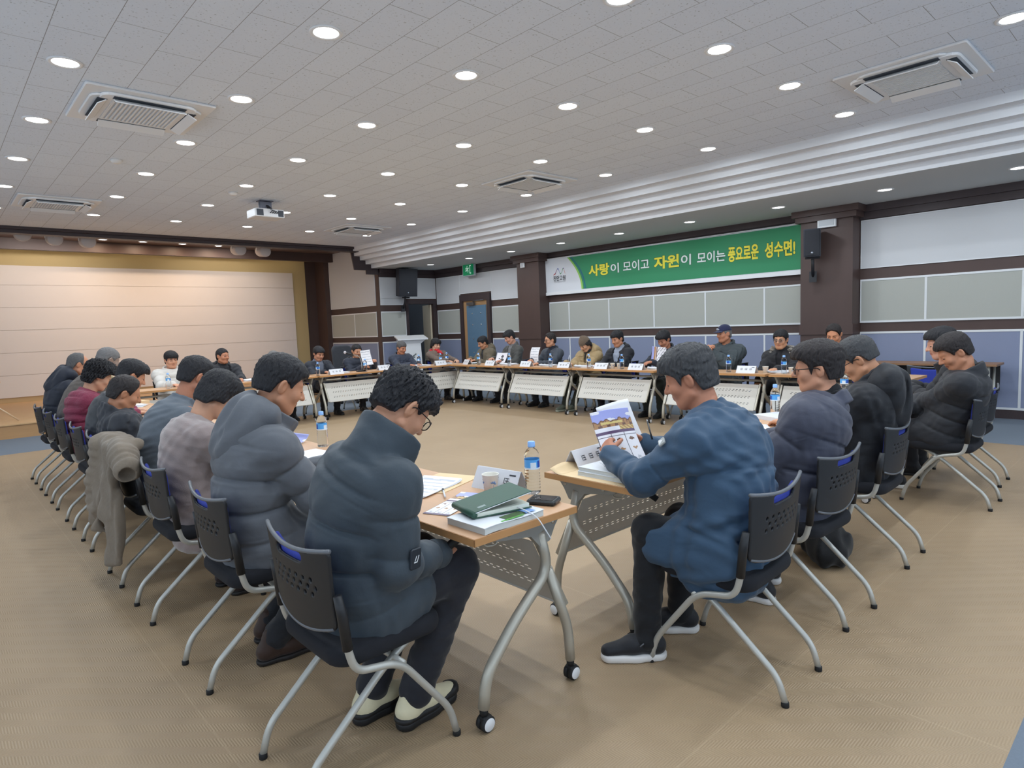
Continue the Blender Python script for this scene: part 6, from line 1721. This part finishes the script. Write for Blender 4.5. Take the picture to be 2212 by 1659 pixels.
# the blue coat's place
ev = thing('envelope', 'brown envelope with raised flap under the two white books', 'envelope', (2.285, 1.815, ZT), .02)
MB().box((-.145, -.19, 0), (.145, .19, .0025)).build('envelope_body', ENV, ev)
sheet('flap', lambda u, v: (-.145 + .29 * u, .19 + .07 * v, .002 + .035 * v ** 2 * (.6 + .4 * math.sin(u * 5))), 10, 5, lambda u, v: 0, [ENV], ev)
m2 = MB()
for k in range(14): m2.box((-.148 + k * .0212, -.1905, .0002), (-.148 + k * .0212 + .009, -.178, .0030))
m2.build('striped_edge', mat('stripe_navy', (50, 60, 84), rough=.7), ev)
for k in range(2):
    b_ = thing('book', 'white report book with green corner band, %s of two in front of the blue coat' % ('lower' if k == 0 else 'upper'), 'book', (2.285 + .004 * k, 1.79, ZT + .0032 + .0190 * k), PI / 2 + .02 - .03 * k, 'white report books in front of the blue coat')
    MB().box((-.148, -.100, .001), (.148, .100, .0175)).build('pages', mat('page_edge', (206, 208, 204), rough=.8), b_)
    c = MB(); c.box((-.150, -.104, 0), (.150, .102, .001)); c.box((-.150, -.104, .0175), (.150, .102, .0187)); c.box((-.150, -.104, 0), (.150, -.1025, .0187)); cv = c.build('cover', mat('book_white_cover', (226, 229, 234), rough=.35), b_)
    c = MB(); c.box((-.10, -.1048, .001), (-.085, -.1039, .0185)); c.prism([(-.10, -.104, .0188), (-.085, -.104, .0188), (-.05, .06, .0188), (-.10, .09, .0188)], (0, 0, .0004)); c.build('green_band', GRN, cv)
    c = MB()
    for q in range(2): c.tube([(.02 + .03 * q, .03, .0190), (.05 + .03 * q, .0, .0190), (.10 + .02 * q, -.02, .0190)], .0016, 6, .03)
    c.build('cover_strokes', GREYINK, cv)
# held and lying papers
o = sheet('brochure', held((2.375, 1.845, .905), (.86, -.34, .05), (-.25, .62, .74), .21, .28, -.012, .012), 60, 96, brochure_col, BR); tag(o, 'colour brochure with lavender sky picture held by the person in the blue coat', 'brochure')
o = sheet('printed_sheet', held((2.475, 1.89, .925), (.86, -.30, .15), (-.30, .55, .78), .19, .28, -.02, .012), 10, 16, lambda u, v: 0, DOC); tag(o, 'plain white sheet held behind the colour brochure of the blue coat', 'paper')
pn = thing('pen', 'black pen held in the right hand of the person in the blue coat', 'pen', (2.56, 1.80, .905))
mb = MB(); mb.tube([(-.02, -.03, -.03), (.028, .03, .045)], .004, 10); mb.build('barrel', mat('pen_black', (24, 24, 28), rough=.3), pn)
mb = MB(); mb.tube([(.028, .03, .045), (.034, .037, .055)], [.004, .0008], 10); mb.build('tip', mat('pen_white', (220, 222, 226), rough=.3), pn)
pk = thing('printed_sheets', 'white sheets spread before the blue grey puffer', 'papers', (3.62, 1.86, ZT), 0, 'papers on the near right row')
for k in range(3): sheet('sheet', flat_pos(.10 * k - .06, .03 * k, .003 + .005 * k, .21, .29, .1 + .25 * k, .01), 6, 8, lambda u, v: 0, DOC, pk)
o = MB().box((-.11, -.15, 0), (.11, .15, .028)).build('report_stack', mat('book_white_cover', (226, 229, 234), rough=.35)); o.location = (4.24, 1.90, ZT); o.rotation_euler = (0, 0, -.4); tag(o, 'thick white report between the blue grey puffer and the black hood', 'report')
for x, y, lab in ((5.0, 1.82, 'white sheets before the black hooded jacket'), (5.95, 1.80, 'white sheets before the crossed arms at the near right row'), (6.55, 1.84, 'white sheets at the right end of the near right row')):
    pk = thing('printed_sheets', lab, 'papers', (x, y, ZT), 0, 'papers on the near right row')
    for k in range(2): sheet('sheet', flat_pos(.04 * k, .0, .003 + .005 * k, .21, .29, .2 + .4 * k, .008), 6, 8, lambda u, v: 0, DOC, pk)
mb = MB(); mb.tube([(-.09, 0, .012), (.09, 0, .012)], .011, 12); o = mb.build('pencil_case', mat('case_red', (150, 44, 52), rough=.6)); o.location = (6.70, 2.02, ZT + .0005); tag(o, 'dark red pencil case at the far end of the near right row', 'pencil case')
# papers of the banner wall row
for y, lab in ((9.50, 'papers and green booklet before the olive parka'), (8.45, 'booklets between the olive parka and the grey open jacket'), (7.45, 'stacked booklets right of the grey open jacket'), (6.66, 'papers under the writing hand of the tan parka'), (6.28, 'small papers beside the tan parka'), (5.25, 'papers before the navy jacket'), (4.55, 'papers before the navy cap'), (3.5, 'papers before the fur collar')):
    pk = thing('printed_sheets', lab, 'papers', (7.74, y, ZT), 0, 'papers on the banner wall row')
    MB().box((-.10, -.14, 0), (.10, .14, .012)).build('booklet', GCV if 'green' in lab else mat('book_white_cover', (226, 229, 234), rough=.35), pk)
    for k in range(2): sheet('sheet', flat_pos(.02 * k, .04 * k, .0155 + .005 * k, .21, .29, .2 + .35 * k, .012), 6, 8, lambda u, v: 0, DOC, pk)
o = sheet('leaflet', held((7.93, 8.86, .845), (0, -1, 0), (.45, -.25, .85), .29, .205, .01, .01), 24, 20, lambda u, v: 7 if ((u - .55) ** 2 + (v - .65) ** 2 < .018 or (u - .7) ** 2 + (v - .3) ** 2 < .008 or (u - .3) ** 2 + (v - .45) ** 2 < .005) else 0, BR); tag(o, 'white leaflet with dark pictures held between the olive parka and grey jacket', 'leaflet')
o = sheet('printed_sheet', held((7.92, 7.98, .905), (.0, -1, 0), (.15, -.45, .85), .21, .29, .0, -.03), 12, 40, doc_col, DOC); tag(o, 'printed sheet bending upright in the hand of the blue grey coat', 'paper')
o = sheet('brochure', held((7.93, 5.40, .93), (.2, -1, -.1), (.1, -.05, 1), .22, .24, -.03, .01), 30, 30, lambda u, v: (1 if u < .2 else 2 if u < .32 else 0 if u < .36 else 3 if u < .42 else (7 if ((int(u * 34) * 7 + int(v * 22) * 5) % 6 == 0) else 0)), BR); tag(o, 'folded brochure held upright by the person in the navy jacket', 'brochure')
o = MB(); o.tube([(0, 0, 0), (.02, -.01, .12)], .004, 10); o = o.build('pen', mat('pen_white', (220, 222, 226), rough=.3)); o.location = (7.84, 7.10, .80); tag(o, 'white pen in the hand of the person in the tan parka', 'pen')
# papers of the stage row
for x, lab in ((2.95, 'papers before the white padded jacket'), (3.75, 'stack of papers before the open black parka'), (5.25, 'papers before the dark blazer'), (6.30, 'papers left of the two tone navy jacket'), (6.98, 'open booklet before the two tone navy jacket'), (7.50, 'papers before the red scarf')):
    pk = thing('printed_sheets', lab, 'papers', (x, 10.10, ZT), 0, 'papers on the stage row')
    MB().box((-.14, -.10, 0), (.14, .10, .010)).build('booklet', mat('book_white_cover', (226, 229, 234), rough=.35), pk)
    for k in range(2): sheet('sheet', flat_pos(.03 * k, .02 * k, .0135 + .005 * k, .29, .21, .2 + .3 * k, .012), 6, 8, lambda u, v: 0, DOC, pk)
o = sheet('printed_sheet', held((5.86, 10.22, .965), (1, 0, .05), (.12, .30, .92), .20, .28, .008, .01), 12, 40, doc_col, DOC); tag(o, 'white document held up by the person in the navy padded jacket', 'paper')
fdr = thing('document_tray', 'cream papers on the shelf under the table before the dark blazer', 'papers', (5.02, 9.98, .655)); MB().box((-.13, -.1, 0), (.13, .1, .012)).build('shelf_papers', mat('cream_paper', (222, 220, 204), rough=.8), fdr); MB().box((-.14, -.1, -.006), (.14, .1, -.001)).build('shelf', T_GREY, fdr)
for s in (-1, 1): MB().tube([(s * .138, -.08, -.004), (s * .138, -.08, .06)], .003, 6).build('shelf_wire', T_GREY, fdr)
# desk microphone with gooseneck
mc = thing('desk_microphone', 'desk microphone on black base with curved silver gooseneck', 'microphone', (5.60, 9.98, ZT))
mb = MB(); mb.rbox((-.075, -.05, 0), (.075, .05, .028), .02); mb.build('base', mat('mic_black', (30, 31, 34), rough=.4), mc)
mb = MB(); mb.tube([(.03, .01, .02), (.035, .02, .16), (.01, .02, .26), (-.10, .01, .30), (-.14, 0, .302)], .009, 12, .10); mb.build('gooseneck', mat('steel', (190, 192, 195), rough=.3, metal=.9), mc)
mb = MB(); mb.tube([(-.13, 0, .301), (-.17, 0, .312), (-.26, 0, .345)], [.013, .016, .018], 14); hd = mb.build('handle', mat('mic_black', (30, 31, 34), rough=.4), mc)
mb = MB(); mb.M = Matrix.Translation((-.285, 0, .355)); mb.lathe([(.0005, -.026), (.016, -.021), (.026, 0), (.016, .021), (.0005, .026)], 18, caps=False); mb.build('grille', mat('mic_grille', (196, 190, 194), rough=.6, bump=(400, .5, .002)), mc)

# ------------------------------------------------------------------ coat over the chair, bag under a chair
def make_coat():
    v = Vol((.60, 3.85, .12), (1.02, 4.80, .98), .0075)
    # local frame: y along the chair back, x to the front; folds run down
    def drape(y0, y1, z0, z1, xa, th, fold, ph):
        def fn(x, y, z):
            t = np.clip((z1 - z) / (z1 - z0), 0, 1)
            xs = xa - .05 * t + fold * (.25 + t) * np.sin((y - y0) * 30 + ph + 1.2 * np.sin(z * 6 + ph)) + 0 * x
            d = (np.abs(x - xs) - th) * .75
            e = np.maximum(np.maximum(y0 + .05 * t * np.sin(z * 7 + ph) - y, y - y1 - .03 * np.sin(z * 11 + ph)), np.maximum(z0 + .02 * np.sin(y * 23) - z, z - z1))
            return smax(d, e + 0 * d, .03)
        v.put(fn, (xa - .2, y0 - .1, z0 - .05), (xa + .15, y1 + .1, z1 + .05), .02)
    drape(4.20, 4.68, .42, .845, .760, .024, .020, 0)
    drape(4.16, 4.42, .14, .60, .745, .022, .018, 2)
    drape(4.42, 4.70, .30, .70, .735, .020, .022, 4)
    drape(4.20, 4.66, .62, .850, .865, .022, .014, 1)
    for k in range(8):
        y = 4.18 + k * .066; v.cone((.775, y, .835 + .012 * math.sin(k * 2.1)), (.855, y + .01, .838), .036, .034, .03)
    v.cone((.79, 4.21, .83), (.765, 4.06, .80), .062, .072, .04); v.cone((.765, 4.06, .80), (.76, 3.96, .745), .074, .066, .03, mod=lambda t, L: .003 * np.sin(t * 17))
    v.cone((.75, 3.935, .73), (.73, 3.86, .70), .042, .048, .006, '-')
    v.cone((.745, 4.63, .80), (.715, 4.66, .56), .058, .052, .04, mod=lambda t, L: .006 * np.sin(t * 26)); v.cone((.715, 4.66, .56), (.70, 4.60, .40), .052, .050, .03, mod=lambda t, L: .006 * np.sin(t * 20))
    v.noise(.004, 30, 8)
    V, Q = v.mesh()
    o = mesh_obj('hung_coat', V - np.array([.76, 4.43, .5]), Q, cloth('khaki_coat', (128, 116, 102), rough=.9, bump=(50, .5, .008)))
    o.location = (.76, 4.43, .5)
    tag(o, 'khaki grey coat hung over a chair back with one sleeve sticking out', 'coat')
make_coat()
v = Vol((3.50, 1.15, -.01), (4.1, 1.75, .34), .010)
v.ell((3.80, 1.44, .11), (.15, .13, .12), .03); v.ell((3.88, 1.50, .08), (.11, .11, .09), .05); v.ell((3.71, 1.39, .07), (.10, .09, .08), .05)
v.noise(.008, 36, 6); v.put(lambda x, y, z: .0 - z + 0 * x + 0 * y + .002, (3.4, 1.1, -.05), (4.2, 1.8, .5), .01, '&')
V, Q = v.mesh(); o = mesh_obj('bag', V - np.array([3.80, 1.44, 0]), Q, cloth('bag_black', (24, 24, 26), rough=.8)); o.location = (3.80, 1.44, 0)
tag(o, 'soft black bag lying on the floor between the blue grey puffer and black hooded chairs', 'bag')
mb = MB(); mb.tube([(-.06, -.03, .20), (-.04, -.02, .26), (.05, .02, .26), (.07, .03, .18)], .009, 8, .04); mb.build('handle', RUB, o)

# office chair behind the navy padded jacket
oc = thing('office_chair', 'dark high backed office chair behind the navy padded jacket', 'chair', (6.36, 11.75, 0), PI + .2)
v = Vol((-.32, -.36, .55), (.32, .0, 1.22), .010)
def oback(x, y, z):
    d = np.abs(y + .22 + .10 * (z - .6) - .5 * x * x) - .035
    e = np.sqrt(np.maximum(np.abs(x) - .14, 0) ** 2 + np.maximum(np.abs(z - .88) - .18, 0) ** 2) - .12
    return smax(d * .9, e + 0 * d, .04)
v.put(oback, (-.32, -.36, .55), (.32, 0, 1.22), 0); mesh_obj('backrest', *v.mesh(), cloth('office_mesh', (58, 60, 66), rough=.8), oc)
v = Vol((-.32, -.3, .38), (.32, .32, .58), .010)
v.put(lambda x, y, z: smax(np.sqrt(np.maximum(np.abs(x) - .15, 0) ** 2 + np.maximum(np.abs(y) - .14, 0) ** 2) - .10 + 0 * z, np.abs(z - .48) - .04 + 0 * x + 0 * y, .04), (-.32, -.3, .38), (.32, .32, .58), 0); mesh_obj('seat', *v.mesh(), cloth('office_mesh', (58, 60, 66), rough=.8), oc)
mb = MB(); mb.tube([(0, 0, .08), (0, 0, .45)], .03, 12); mb.tube([(0, -.1, .45), (0, -.28, .46), (0, -.25, .70)], .02, 10, .08); mb.build('stem', BLACK_PL, oc)
for k in range(5):
    a = k * 2 * PI / 5; mb = MB(); mb.tube([(0, 0, .10), (.28 * math.cos(a), .28 * math.sin(a), .07)], .02, 8); lg = mb.build('base_arm', BLACK_PL, oc)
    mb = MB(); mb.M = Matrix.Translation((.28 * math.cos(a), .28 * math.sin(a), .030)) @ Matrix.Rotation(PI / 2, 4, 'X'); mb.lathe([(.01, -.02), (.03, -.018), (.03, .018), (.01, .02)], 14); mb.build('castor', RUB, lg)
